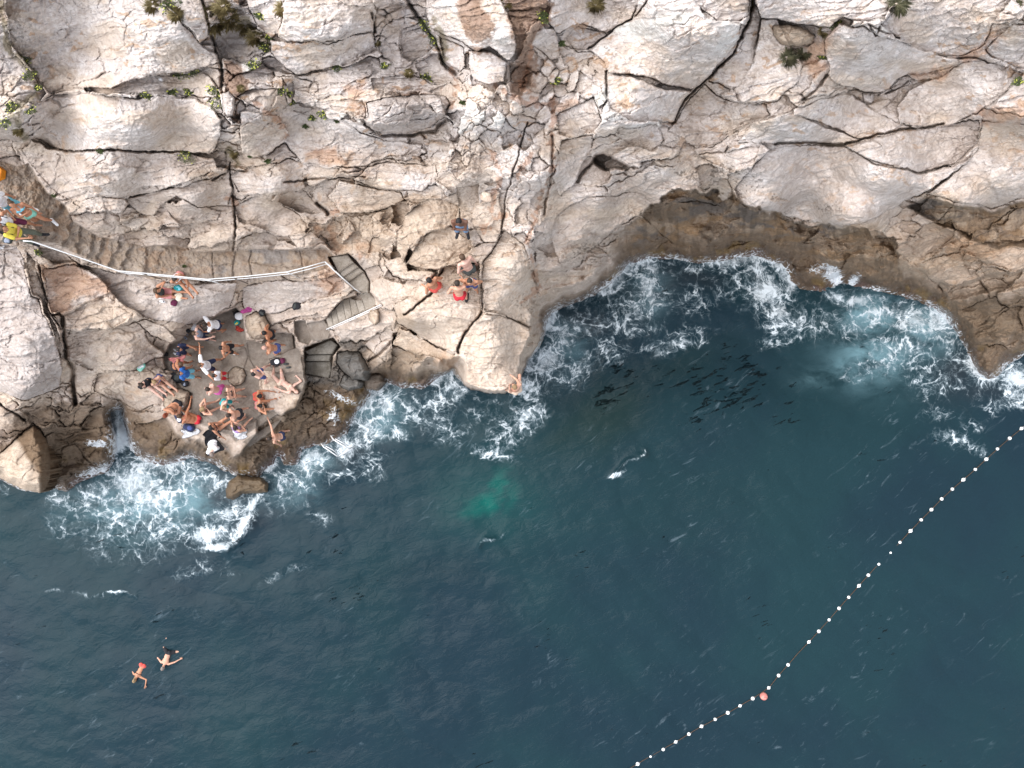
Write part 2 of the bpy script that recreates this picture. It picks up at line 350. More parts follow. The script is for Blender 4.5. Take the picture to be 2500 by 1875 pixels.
e = np.where(big_, eBig, np.minimum(e, np.where(rub, 99, eBig))); idv = np.where(big_, iBig / 0.38, idv); cx = np.where(big_, cxBig, cx); cy = np.where(big_, cyBig, cy)
rs = np.where(rub, 5.0, 8.0).astype(np.float32)
traced = np.zeros(U.shape, bool); bid = np.full(U.shape, -1, np.int16)
for k, p in enumerate(BL):
    P = np.array(p); x0, y0 = P.min(0) - 24; x1, y1 = P.max(0) + 24
    i0, i1 = np.clip([int((x0 - u1[0]) / SP), int((x1 - u1[0]) / SP) + 1], 0, GW); j0, j1 = np.clip([int((y0 - v1[0]) / SP), int((y1 - v1[0]) / SP) + 1], 0, GH)
    sl_ = (slice(j0, j1), slice(i0, i1))
    d = poly_sd(X1[sl_], Y1[sl_], p)
    m = (d > 0) & ~traced[sl_]
    out = d <= 0
    # the block next door ends where this one begins
    e[sl_] = np.where(out & ~traced[sl_], np.minimum(e[sl_], -d), e[sl_])
    e[sl_] = np.where(m, d, e[sl_]); 
    idv[sl_] = np.where(m, (k * 0.6180339 + 0.41) % 1.0, idv[sl_])
    cx[sl_] = np.where(m, P[:, 0].mean(), cx[sl_]); cy[sl_] = np.where(m, P[:, 1].mean(), cy[sl_])
    rs[sl_] = np.where(m, 11.0, rs[sl_])
    bid[sl_] = np.where(m, k, bid[sl_]); traced[sl_] |= m
def sample(a, u, v):
    xi = np.clip(((u - u1[0]) / SP), 0, GW - 1).astype(np.int32); yi = np.clip(((v - v1[0]) / SP), 0, GH - 1).astype(np.int32)
    return a[yi, xi]
Hc = sample(HBg, cx, cy)
HBs = HBg + 0.18 * fbm(U / 90, V / 90, 3, 31)
upz = sstep(2.5, 7.0, HBg)                      # 0 near the water, 1 on the cliff
terr = (0.20 + 0.12 * upz) * np.where(rub, 0.6, 1.0)
H = HBs + (Hc - HBs).clip(-1.6, 1.6) * terr
H += (idv - 0.5) * (0.30 + 0.30 * upz) * np.where(rub, 0.8, 1.0)
# tilt each block a little its own way
tx = ((idv * 7.31) % 1 - 0.5); ty = ((idv * 13.7) % 1 - 0.5)
H += ((X1 - cx) * tx + (Y1 - cy) * ty).clip(-90, 90) * 0.0050
ee = np.maximum(e, 0)
gv, gu = np.gradient(e); gn = np.sqrt(gv * gv + gu * gu) + 1e-6
topside = sstep(-0.15, 0.75, (gv * 0.93 - gu * 0.2) / gn)    # 1 just below the lip of the block above
lip = sstep(0.0, 0.8, -gv / gn)                              # 1 along a block's own lower lip
rnd = 0.35 + 1.1 * vn(U / 130, V / 130, 40)
H -= (0.04 + 0.08 * upz) * rnd * np.exp(-ee / (rs * (0.5 + rnd * 0.6))) * np.where(rub, 0.7, 1.0) * (0.15 + 0.55 * lip)
crk = sstep(0.38, 0.78, vn(U / 70, V / 60, 41) * 0.6 + vn(U / 24, V / 24, 45) * 0.4)      # cracks open and close along their length
cw = 0.75 + 1.15 * crk * (0.3 + 0.7 * topside)
H -= (0.05 + 0.34 * crk) * (0.25 + 0.75 * topside) * np.exp(-(ee / cw) ** 2) * np.where(rub, 0.7, 1.0)
# second, finer fracture set: only some of its edges open
c2, s2 = math.cos(R(-18)), math.sin(R(-18))
a2 = (X2 * c2 + Y2 * s2) / 62; b2 = (-X2 * s2 + Y2 * c2) / 27
e2, i2, c2x, c2y = worley(a2, b2, 33)
open2 = sstep(0.50, 0.68, vn(U / 80, V / 80, 44)) * np.where(traced, 0.6, 1.0)
H += (i2 - 0.5) * 0.12 * open2
H += ((a2 - c2x) * (((i2 * 5.7) % 1) - 0.5) * 0.55 + (b2 - c2y) * (((i2 * 9.3) % 1) - 0.35) * 0.30) * (0.25 + 0.75 * open2) * np.where(traced, 0.75, 1.0) * sstep(0, 0.12, e2)
H -= 0.08 * open2 * np.exp(-(e2 * 27 / 1.3) ** 2)
a3 = (X1 * 0.8 + Y1 * 0.6 + 6 * wx) / 22; b3 = (-X1 * 0.6 + Y1 * 0.8) / 13
e3, i3, _, _ = worley(a3, b3, 37)
open3 = sstep(0.55, 0.70, vn(U / 60, V / 60, 48)) * np.where(rub, 1.3, 0.55)
H += (i3 - 0.5) * 0.08 * open3
H -= 0.035 * open3 * np.exp(-(e3 * 13 / 1.3) ** 2)
# bedding: thin layers break off in little ledges, gently dipping left, steeper on the right
for dip, per, am, sd0, msk in ((-6, 30, .20, 200, U < 1330), (-6, 13, .06, 210, U < 1330), (-21, 36, .22, 220, U >= 1330), (-21, 15, .07, 230, U >= 1330)):
    cc_, ss_ = math.cos(R(dip)), math.sin(R(dip))
    q = (-X1 * ss_ + Y1 * cc_ + per * 1.6 * fbm(U / 150, V / 45, 4, sd0) + idv * 40) / per; fr = q - np.floor(q)
    on = sstep(0.42, 0.66, vn(X1 / 120 + np.floor(q) * 7.7, np.floor(q) * 3.3, sd0 + 5)) * msk * np.where(rub, 0.35, np.where(traced, 0.65, 1.0)) * np.where((bid == 0) | (bid == 5) | (bid == 30) | (bid == 33) | (bid == 46) | (bid == 47) | (bid == 51) | (bid == 53), 0.35, 1.0)
    H += am * on * (fr * sstep(1.0, 0.93, fr) - 0.45)
# weathering: bedding ridges, lumps, grain
bed = fbm(X1 / 70 - Y1 / 160, Y1 / 7 + X1 / 60, 3, 50)
H += 0.035 * bed + 0.09 * fbm(X1 / 34, Y1 / 22, 4, 52) + 0.022 * fbm(U / 6, V / 5, 2, 54)
rid = 1 - np.abs(fbm(X1 / 30, Y1 / 18, 3, 56)) * 2
H += 0.05 * rid * (1 - upz * 0.5)

# ---- traced deep gaps (polyline, half width, depth)
GAPS = [([(484,-60),(500,45),(520,95),(528,130),(540,160),(545,225)], 5, 0.5),
([(1835,-60),(1838,10),(1822,55),(1806,90)], 7, 0.7), ([(1803,92),(1790,130),(1750,175),(1690,222),(1662,262),(1640,300)], 4, 0.6),
([(1580,-60),(1582,0),(1546,50),(1500,72),(1442,118)], 2.5, 0.5), ([(1478,172),(1476,240)], 3, 0.5),
([(155,770),(156,800),(160,880),(180,905),(185,985)], 7, 0.9), ([(95,650),(100,700),(115,750),(150,800)], 3, 0.6),
([(560,400),(568,480),(574,560),(570,625)], 3, 0.5), ([(985,772),(1000,760),(1018,740),(1046,718),(1060,700),(1072,676),(1085,658)], 3.6, 0.7),
([(1180,690),(1176,755),(1150,790),(1128,830),(1118,860)], 3.5, 0.6), ([(1225,570),(1240,460),(1290,300)], 2.5, 0.4),
([(890,300),(930,331),(1000,333),(1060,318),(1090,290)], 5, 0.5), ([(775,490),(800,525)], 6, 0.8), ([(690,440),(780,440),(890,430)], 3, 0.4),
([(1895,352),(2060,350),(2140,328),(2300,302)], 4, 0.7), ([(2180,215),(2160,228),(2220,200)], 3, 0.4),
([(1955,245),(1990,215),(2020,185)], 5, 0.5), ([(1330,520),(1345,440),(1348,330)], 4, 0.4), ([(1410,440),(1420,420),(1450,400)], 5, 0.5),
([(600,420),(560,418),(520,440)], 3, 0.4), ([(780,120),(770,70),(760,20)], 0.1, 0.0), ([(960,-60),(1010,20),(1025,50),(1060,100),(1080,150),(1115,180)], 5, 0.6),
([(905,30),(912,80)], 6, 0.6), ([(0,985),(45,1020),(60,1030)], 3, 0.5), ([(1000,880),(1060,830),(1110,790)], 0.1, 0.0),
([(900,880),(930,860),(960,830),(975,815)], 4, 0.5), ([(190,985),(240,1000),(320,1020),(400,1050)], 0.1, 0),
([(2230,395),(2280,300)], 0.1, 0), ([(2150,60),(2140,85),(2120,60),(2195,95)], 3, 0.4), ([(2340,140),(2380,138),(2410,150)], 4, 0.5)]
for pts, w_, dp in GAPS:
    if dp <= 0: continue
    P = np.array(pts); x0, y0 = P.min(0) - 40; x1, y1 = P.max(0) + 40
    i0, i1 = np.clip([int((x0 - u1[0]) / SP), int((x1 - u1[0]) / SP) + 1], 0, GW); j0, j1 = np.clip([int((y0 - v1[0]) / SP), int((y1 - v1[0]) / SP) + 1], 0, GH)
    s_ = (slice(j0, j1), slice(i0, i1)); d = line_d(X1[s_], Y1[s_], pts) * 1.5
    H[s_] -= dp * np.exp(-(d / w_) ** 2)
# cave mouth and undercut right recess
CAVE = [(1447,398),(1455,380),(1475,373),(1495,378),(1515,394),(1542,410),(1530,418),(1500,412),(1480,416),(1458,408)]
dc = poly_sd(X1, Y1, CAVE); H -= 1.9 * sstep(-2, 7, dc)
HOLE = [(1243,155),(1262,160),(1295,165),(1296,205),(1275,232),(1250,222),(1243,190)]
dh = poly_sd(X1, Y1, HOLE); H -= 0.5 * sstep(-2, 8, dh)
RECESS = [(1380,590),(1430,560),(1480,575),(1530,545),(1580,500),(1640,470),(1700,462),(1800,480),(1830,505),(1880,525),(1950,535),(2010,545),(2055,560),(2110,560),(2180,590),(2200,640),(2240,735),(2000,760),(1500,760),(1300,900),(1290,800)]
dr = poly_sd(X1 + 16 * fbm(U / 26, V / 26, 4, 246), Y1 + 20 * fbm(U / 26, V / 22, 4, 247), RECESS)
rug = np.maximum(sstep(-10, 20, dr), sstep(1240, 1320, U) * sstep(110, 60, SHD) * 0.7) * sstep(3, 30, SHD); H += rug * (0.30 * fbm(X1 / 34 - Y1 / 90, Y1 / 15, 4, 240) + 0.22 * (1 - 2 * np.abs(fbm(X2 / 40, Y2 / 22, 4, 244))))
H -= 1.1 * sstep(0, 6, dr) * sstep(1400, 1560, U)
REC2 = [(2210,505),(2260,480),(2330,498),(2390,503),(2420,512),(2480,492),(2660,478),(2660,600),(2440,610),(2300,560)]
d2r = poly_sd(X1, Y1, REC2); H -= 0.8 * sstep(0, 12, d2r)
REC3 = [(2280,690),(2340,695),(2420,670),(2500,655),(2660,650),(2660,700),(2500,700),(2400,720),(2300,740)]
H -= 0.6 * sstep(0, 10, poly_sd(X1, Y1, REC3))

# ---- man-made ground: flattened platform, slabs, walkway
def flat(poly, z, soft=3.0, rough=0.015, warp=True, wob=0.0):
    global H
    P = np.array(poly); x0, y0 = P.min(0) - 20; x1, y1 = P.max(0) + 20
    i0, i1 = np.clip([int((x0 - u1[0]) / SP), int((x1 - u1[0]) / SP) + 1], 0, GW); j0, j1 = np.clip([int((y0 - v1[0]) / SP), int((y1 - v1[0]) / SP) + 1], 0, GH)
    s_ = (slice(j0, j1), slice(i0, i1))
    if warp: d = poly_sd(U[s_] + 3 * wx[s_] + hx[s_], V[s_] + 3 * wy[s_] + hy[s_], poly)
    else: d = poly_sd(U[s_], V[s_], poly)
    k = sstep(-soft * 0.5, soft * 0.5, d)
    zz = z(U[s_], V[s_]) if callable(z) else z
    H[s_] = H[s_] * (1 - k) + k * (zz + rough * 2 * fbm(U[s_] / 14, V[s_] / 14, 3, 60) + wob * fbm(U[s_] / 60, V[s_] / 60, 3, 61))
    return s_, k
paved = np.zeros(U.shape, np.float32); conc = np.zeros(U.shape, np.float32)
def mark(arr, r): arr[r[0]] = np.maximum(arr[r[0]], r[1])
# walkway profile along its length
WKC = [(-160,380,9.6),(0,445,9.0),(60,480,8.7),(120,530,8.2),(190,575,7.75),(260,610,7.3),(330,632,6.9),(400,645,6.55),(470,650,6.3),(560,650,6.1),(680,645,5.95),(800,625,5.9)]
def walk_z(u, v):
    t = np.interp(u + 0.15 * (v - 600), [p[0] for p in WKC], [p[2] for p in WKC]).astype(np.float32)
    q = t / 0.20 + 0.7 * fbm(u / 34, v / 30, 4, 66); fr = q - np.floor(q)
    st = (np.floor(q) + sstep(0.78, 1.0, fr)) * 0.20
    k = sstep(6.2, 7.2, t) * sstep(8.6, 8.0, t) * 0.8
    return t * (1 - k) + k * st
WALK = [(-160,300),(0,395),(40,405),(70,400),(95,440),(118,470),(160,500),(180,540),(240,575),(300,590),(360,600),(430,598),(480,615),(560,612),(610,610),(700,612),(800,608),(815,625),(800,655),(740,670),(680,672),(560,682),(440,685),(340,674),(270,655),(190,620),(130,592),(100,590),(60,585),(0,590),(-160,560)]
r = flat(WALK, walk_z, 5, 0.035, True, 0.06); mark(paved, r)
eP, iP, _, _ = worley((U + 5 * hx + 6 * wx) / 11, (V + 5 * hy + 6 * wy) / 11, 20)
cobble = paved * sstep(640, 520, U)
H += cobble * ((iP - 0.5) * 0.035 - 0.02 * np.exp(-(eP * 11 / 1.8) ** 2) + 0.03 * fbm(U / 18, V / 16, 3, 67))
for jl in ([(576,600),(572,684)], [(612,610),(606,640),(612,674)], [(735,610),(742,672)], [(520,612),(526,684)], [(526,650),(574,646)], [(612,645),(738,650)]): H -= 0.07 * np.exp(-(line_d(X1, Y1, jl) / 1.8) ** 2)
PLAT = [(398,870),(415,840),(440,830),(470,800),(530,770),(575,750),(590,765),(596,800),(604,830),(640,838),(652,815),(690,812),(718,820),(728,900),(640,905),(628,930),(636,1000),(640,1030),(560,1062),(500,1040),(465,1020),(470,960),(440,945),(420,905),(405,900)]
r = flat(PLAT, 2.5, 4, 0.012); mark(conc, r)
for p, z in [([(560,860),(600,850),(606,870),(590,925),(570,915),(556,880)], 2.56), ([(604,838),(690,838),(690,905),(628,905),(612,880)], 2.44), ([(600,905),(632,905),(636,1000),(640,1025),(600,1040),(560,1000),(560,960)], 2.46)]:
    r = flat(p, z, 2.5, 0.01); mark(conc, r)
# low concrete blocks around the landing
for p, z in [([(668,812),(712,815),(722,870),(716,892),(668,862)], 2.75), ([(694,862),(722,850),(734,860),(742,905),(738,958),(690,952),(670,930),(668,870)], 2.85)]:
    r = flat(p, z, 3, 0.015); mark(conc, r)
r = flat([(718,785),(745,782),(760,832),(752,842),(730,836),(718,812)], 2.95, 2.5, 0.01); mark(conc, r)
r = flat([(748,790),(795,780),(806,800),(800,835),(758,832)], 3.15, 2.5, 0.01); mark(conc, r)
# concrete ledges below the jumping slab
r = flat([(560,1062),(640,1010),(668,1000),(680,1010),(618,1048),(575,1080)], 2.35, 3, 0.01); mark(conc, r)
r = flat([(590,1080),(640,1045),(690,1020),(672,1045),(610,1092)], 1.9, 3, 0.01); mark(conc, r)
# ground under the separately built steps
flat([(742,850),(812,824),(830,846),(812,868),(806,920),(800,924),(744,914)], 1.62, 3, 0.02)
flat([(802,628),(850,618),(868,636),(892,664),(904,688),(905,714),(935,744),(925,756),(893,762),(876,768),(845,784),(802,802),(792,782),(818,748),(836,730),(872,722),(866,706),(845,690),(836,678),(822,666)], lambda u, v: np.clip(3.08 + (u - 800) * 0.0125 * (v > 715) + (v <= 715) * 1.75, 3.0, 4.9), 3, 0.02)
FLATSEAT = [(405,1015),(440,1000),(470,1000),(560,1050),(625,1025),(628,1060),(588,1112),(560,1120),(500,1106),(430,1062)]
flat(FLATSEAT, 2.52, 8, 0.03, True, 0.1)
flat([(640,910),(738,910),(750,930),(738,960),(724,998),(690,1012),(660,1000),(640,960)], 2.65, 8, 0.03, True, 0.12)

# ---- meeting the sea
slope = rbf([(0,1170,.09),(100,1190,.09),(200,1150,.03),(285,1050,.14),(250,1100,.06),(350,1120,.035),(500,1130,.05),(620,1160,.05),(740,1100,.03),(840,1050,.035),(930,940,.035),(1040,940,.035),(1110,900,.16),(1160,955,.8),(1210,960,1.0),(1260,930,.8),(1300,860,.3),(1360,770,.08),(1430,720,.09),(1500,690,.08),(1540,645,.06),(1600,640,.04),(1800,640,.035),(2000,720,.02),(2200,730,.025),(2330,830,.04),(2400,920,.05),(2500,860,.05)], cu, cv, 2.0, 20)
slope = up(slope, 5)
cap = -0.12 + slope * np.maximum(SHD, 0) * (1 + 0.5 * fbm(U / 25, V / 25, 3, 70)) + 0.0005 * np.maximum(SHD - 15, 0) ** 2 + 0.18 * fbm(U / 16, V / 16, 3, 72) * sstep(2, 20, SHD)
kk = 0.35
H = -kk * np.log(np.exp(-np.clip(H, -20, 20) / kk) + np.exp(-np.clip(cap, -20, 40) / kk))
und = SHD < 0
H = np.where(und, np.minimum(H, -0.15 + 0.05 * SHD), H).clip(-3.5, 40)

# ---- loose boulders: own objects, their area is pressed down in the cliff mesh
BOULD = [
('boulder', 'big pale boulder with a brown wet side at the far left waterline', [(-60,1130),(0,1105),(35,1072),(80,1030),(100,1045),(118,1080),(124,1120),(122,1165),(112,1195),(98,1204),(60,1196),(20,1180),(0,1168),(-60,1160)], 1.6, 0.9, 1.0),
('wet_rock', 'dark brown hexagonal rock standing in the foam below the sunbathing slab', [(552,1196),(558,1175),(580,1158),(610,1162),(640,1165),(655,1182),(652,1202),(620,1206),(590,1208),(570,1222),(553,1215)], 0.75, 0.5, 0.25),
('boulder', 'rounded tan boulder at the back wall of the bathing platform beside the black bag', [(600,770),(625,757),(648,768),(660,795),(656,818),(640,828),(622,830),(606,815),(598,790)], 0.75, 0.5, 0.85),
('boulder', 'flat tan boulder on the platform just left of the sunbathers by the cool bag', [(396,965),(412,948),(440,946),(463,955),(462,985),(450,1002),(420,1006),(400,995)], 0.35, 0.25, 0.8),
('rock', 'low lumpy tan rock in the middle of the platform behind the boy in red shorts', [(556,908),(575,893),(596,898),(604,915),(596,935),(575,944),(558,930)], 0.25, 0.18, 0.8),
('boulder', 'smooth dark grey boulder right of the lowest wet steps', [(818,862),(845,853),(880,857),(896,885),(904,905),(893,930),(860,926),(835,905),(818,885)], 0.8, 0.5, 0.2),
('boulder', 'brown rounded boulder below the smooth dark grey one near the waves', [(838,912),(870,920),(886,932),(880,948),(850,955),(825,940)], 0.4, 0.3, 0.22),
('boulder', 'brown round boulder touching the foam left of the jumping rock', [(880,925),(905,908),(930,912),(940,935),(920,955),(892,952)], 0.4, 0.35, 0.22),
('rock', 'small grey rock lying in the gap beside the rusty rock face right of the stairs', [(898,755),(915,742),(925,755),(926,785),(915,795),(902,782)], 0.5, 0.3, 1.0),
('boulder', 'oval grey limestone boulder wedged in an orange hollow high on the cliff', [(893,250),(930,238),(985,232),(1060,228),(1088,236),(1098,252),(1086,285),(1052,310),(990,328),(930,326),(892,308),(884,292),(897,285)], 0.55, 0.45, 1.25),
('rock', 'small round stone wedged under the pale slab at the upper right', [(2103,228),(2112,224),(2134,226),(2136,245),(2128,252),(2108,250)], 0.25, 0.2, 1.15),
('rock', 'narrow oval rock resting in the gap below the grey-stained slab at upper right', [(2172,210),(2190,192),(2215,182),(2228,190),(2222,208),(2195,214),(2178,222)], 0.25, 0.2, 1.1),
('rock', 'rough tan rock lodged under the ledge left of the grass tufts at upper right', [(1886,62),(1930,58),(1960,66),(1990,88),(1982,108),(1945,115),(1905,108),(1888,85)], 0.45, 0.35, 0.95),
('rock', 'upright pale stone standing beside the yellow flowers left of the soil gully', [(542,226),(560,221),(574,238),(573,262),(568,282),(552,284),(543,262)], 0.35, 0.25, 1.1),
('rock', 'small tan boulder at the foot of the lowest stairs beside the handrail', [(2,2),(3,2),(3,3)], 0, 0, 0),
]
bould = []
for nm, lab, poly, top, dome, tone in BOULD:
    if top == 0: continue
    P = np.array(poly, np.float32); x0, y0 = P.min(0) - 6; x1, y1 = P.max(0) + 6
    i0, i1 = np.clip([int((x0 - u1[0]) / SP), int((x1 - u1[0]) / SP) + 1], 0, GW); j0, j1 = np.clip([int((y0 - v1[0]) / SP), int((y1 - v1[0]) / SP) + 1], 0, GH)
    s_ = (slice(j0, j1), slice(i0, i1))
    d = poly_sd(U[s_] + 1.6 * hx[s_] + 3 * wx[s_], V[s_] + 1.6 * hy[s_] + 3 * wy[s_], poly)
    ins = d > -0.3
    rad = max(6.0, float(d.max()))
    base = float(np.median(H[s_][ins]))
    if base < 0.2: base = 0.0
    t = np.clip(d / rad, 0, 1)
    prof = 1 - (1 - np.clip(t * 1.9, 0, 1)) ** 2.4
    gz = base if base > 0.01 else 0
    rockz = (0.75 * H[s_] + 0.25 * base if base > 4 else base) + top * prof + dome * 0.15 * t
    rockz = rockz + 0.05 * fbm(X1[s_] / 14, Y1[s_] / 12, 4, 80) + 0.09 * bed[s_] * 0.6 - 0.25 * (1 - np.clip(d / 3, 0, 1))
    n2 = np.exp(-(e2[s_] * 30 / 1.5) ** 2) * 0.06
    rockz -= n2
    bould.append((nm, lab, s_, ins, rockz.astype(np.float32), tone, base))
    H[s_] = np.where(d > 1.5, np.minimum(H[s_], H[s_] - 0.35), H[s_])
ZG = H.copy()
for nm, lab, s_, ins, rz_, tone, base in bould:
    ZG[s_] = np.where(ins, np.maximum(ZG[s_], rz_), ZG[s_])
def ground(u, v):
    """height of the rock or paving below photo pixel (u, v)"""
    x = (u - u1[0]) / SP; y = (v - v1[0]) / SP
    xi = int(min(max(x, 1), GW - 2)); yi = int(min(max(y, 1), GH - 2))
    return float(np.median(ZG[yi - 1:yi + 2, xi - 1:xi + 2]))

# ---- colours of the stone (albedo), by kind of rock, stains and growth, plus recess shade
def blob(polys, soft=10, noise_=0.5, sc_=22, seed=90):
    k = np.zeros(U.shape, np.float32)
    for p in polys:
        d = poly_sd(X2, Y2, p) if len(p) > 2 else 0
        k = np.maximum(k, sstep(-soft, soft, d + soft * noise_ * 2 * fbm(U / sc_, V / sc_, 4, seed)))
    return k
def strokes(lines, w_, seed=95, amt=0.8, sc_=14):
    d = np.full(U.shape, 1e9, np.float32)
    for l_ in lines: d = np.minimum(d, line_d(X1, Y1, l_))
    return sstep(w_, w_ * 0.25, d + w_ * amt * fbm(U / sc_, V / sc_, 4, seed))
def lerp(a, c, k): return a * (1 - k[..., None]) + np.array(c, np.float32) * k[..., None]
C = np.zeros(U.shape + (3,), np.float32); C[:] = (0.69, 0.640, 0.606)
C *= (0.88 + 0.20 * idv * np.where(rub, 1, 0.8) + 0.16 * fbm(X1 / 120, Y1 / 50, 4, 100))[..., None]
# warm tan toward the foot of the cliff
tanm = sstep(-1.0, 1.0, (10.6 - HBg) / 2.8 + 0.8 * fbm(U / 70, V / 50, 4, 101))
C = lerp(C, (0.46, 0.36, 0.275), tanm * 0.62)
C = lerp(C, (0.60, 0.49, 0.375), sstep(-0.15, 0.4, fbm(X2 / 85, Y2 / 40, 4, 102)) * 0.50)
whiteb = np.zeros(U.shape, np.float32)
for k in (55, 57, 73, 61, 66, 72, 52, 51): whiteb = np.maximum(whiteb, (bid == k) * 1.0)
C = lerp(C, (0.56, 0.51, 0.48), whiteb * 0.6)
# beige jumping rocks
bei = np.zeros(U.shape, np.float32)
for k in range(68, 78): bei = np.maximum(bei, (bid == k) * 1.0)
C = lerp(C, (0.57, 0.48, 0.395), bei * 0.75)
# ochre and orange stained faces
orng = blob([[(100,660),(180,640),(262,700),(262,722),(130,765),(112,720)], [(1960,120),(2010,95),(2060,62),(2040,120),(1990,200)], [(2230,180),(2330,160),(2310,180),(2240,205)], [(2400,270),(2520,250),(2520,300),(2390,300)], [(2330,130),(2400,100),(2450,60),(2430,110),(2350,150)],
 [(2300,590),(2440,570),(2480,610),(2380,640),(2300,620)], [(1340,250),(1400,240),(1420,255),(1370,275)], [(840,205),(890,195),(905,225),(880,245),(850,235)], [(850,260),(895,250),(890,275),(855,275)], [(960,232),(1060,222),(1050,235),(970,245)], [(735,370),(820,375),(850,400),(740,400)], [(800,640),(870,620),(840,600),(780,560),(820,570),(900,610)], [(1080,860),(1110,870),(1090,910),(1060,900)], [(770,660),(830,655),(820,710),(775,715)]], 12, 0.9, 18, 103)
C = lerp(C, (0.52, 0.29, 0.155), orng * 0.55)
patches = sstep(0.36, 0.44, fbm(X2 / 26, Y2 / 12, 4, 104)) * sstep(0.45, 0.6, vn(U / 110, V / 110, 105))
C = lerp(C, (0.52, 0.36, 0.24), patches * 0.75 * (1 - tanm * 0.5))
# brown soil gully with rusty veins
soil = blob([[(1240,-80),(1245,60),(1250,110),(1275,165),(1250,215),(1275,232),(1300,200),(1305,110),(1345,60),(1345,-80)], [(1120,-60),(1120,40),(1130,90),(1160,105),(1200,100),(1205,60),(1180,20),(1180,-60)], [(540,150),(590,155),(620,200),(580,240),(575,300),(560,290),(560,225)], [(1140,112),(1180,108),(1190,130),(1155,130)]], 6, 1.0, 10, 106)
C = lerp(C, (0.29, 0.185, 0.125), soil * 0.85)
veins = strokes([[(1300,120),(1280,210),(1310,250),(1350,262),(1345,300)], [(1350,190),(1345,300),(1350,400),(1330,460),(1310,520),(1290,600),(1320,700),(1270,740)], [(1295,380),(1260,430)], [(1200,370),(1225,420),(1210,470),(1200,560)], [(1210,215),(1260,235),(1290,250)], [(1100,170),(1120,210),(1100,260)], [(1180,560),(1240,520)], [(560,480),(580,500)], [(620,250),(680,290),(700,330)], [(840,560),(880,600),(860,640)], [(830,480),(800,560),(830,600)]], 8, 107, 2.0, 11)
C = lerp(C, (0.44, 0.25, 0.155), veins * 0.62)
# black lichen specks
lich = sstep(0.24, 0.38, fbm(U / 4.2, V / 3.6, 2, 108) * 0.7 + 0.5 * fbm(U / 26, V / 20, 2, 119)) * np.maximum(blob([[(1640,400),(1700,380),(1800,400),(1860,420),(1880,470),(1960,500),(2060,480),(2060,520),(1900,510),(1800,470),(1640,450)], [(1550,580),(1600,560),(1640,600),(1560,610)], [(1400,600),(1480,590),(1490,660),(1420,650)], [(1240,700),(1300,740),(1300,820),(1250,770)]], 14, 0.8, 20, 109), 0)
C = lerp(C, (0.11, 0.085, 0.065), lich * 0.7)
# ochre-brown recess under the right overhang, albedo darkened to stand in for undercut shade
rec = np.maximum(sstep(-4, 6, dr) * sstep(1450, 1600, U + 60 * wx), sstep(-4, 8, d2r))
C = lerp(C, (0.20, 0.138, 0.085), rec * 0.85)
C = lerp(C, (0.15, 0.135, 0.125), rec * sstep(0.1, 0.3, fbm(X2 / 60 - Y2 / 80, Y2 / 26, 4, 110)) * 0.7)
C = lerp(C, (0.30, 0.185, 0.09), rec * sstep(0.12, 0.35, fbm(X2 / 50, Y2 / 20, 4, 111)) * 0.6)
rightbrown = blob([[(2100,560),(2330,520),(2660,540),(2660,900),(2300,950),(2250,740),(2000,700)]], 30, 1.0, 40, 112)
C = lerp(C, (0.30, 0.205, 0.125), rightbrown * 0.55)
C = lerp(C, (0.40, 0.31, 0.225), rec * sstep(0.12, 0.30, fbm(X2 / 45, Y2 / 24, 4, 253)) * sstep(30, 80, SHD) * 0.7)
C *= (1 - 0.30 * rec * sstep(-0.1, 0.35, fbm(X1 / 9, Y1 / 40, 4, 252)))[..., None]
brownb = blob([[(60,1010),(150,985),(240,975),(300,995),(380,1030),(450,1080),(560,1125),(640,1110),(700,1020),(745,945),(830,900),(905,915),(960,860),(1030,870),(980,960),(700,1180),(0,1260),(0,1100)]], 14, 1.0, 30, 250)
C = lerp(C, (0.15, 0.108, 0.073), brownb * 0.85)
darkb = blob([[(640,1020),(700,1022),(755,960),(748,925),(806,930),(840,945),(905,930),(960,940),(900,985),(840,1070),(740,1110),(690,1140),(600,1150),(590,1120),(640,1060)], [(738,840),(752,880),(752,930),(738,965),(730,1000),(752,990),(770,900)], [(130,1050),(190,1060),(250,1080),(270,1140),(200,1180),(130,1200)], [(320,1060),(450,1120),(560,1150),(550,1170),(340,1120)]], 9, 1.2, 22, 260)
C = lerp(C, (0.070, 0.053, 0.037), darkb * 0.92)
C = lerp(C, (0.42, 0.325, 0.235), blob([[(965,500),(1040,470),(1130,490),(1165,600),(1150,690),(1060,700),(960,640)], [(880,430),(1000,440),(980,520),(930,640),(860,640),(800,560)], [(960,750),(1020,820),(1110,860),(1090,930),(1030,930),(960,860)]], 16, 0.9, 30, 261) * 0.55)
dkr = blob([[(2250,740),(2300,715),(2420,720),(2560,690),(2660,690),(2660,780),(2440,830),(2420,940),(2330,900)]], 20, 1.0, 30, 251)
C = lerp(C, (0.13, 0.092, 0.058), dkr * 0.9)
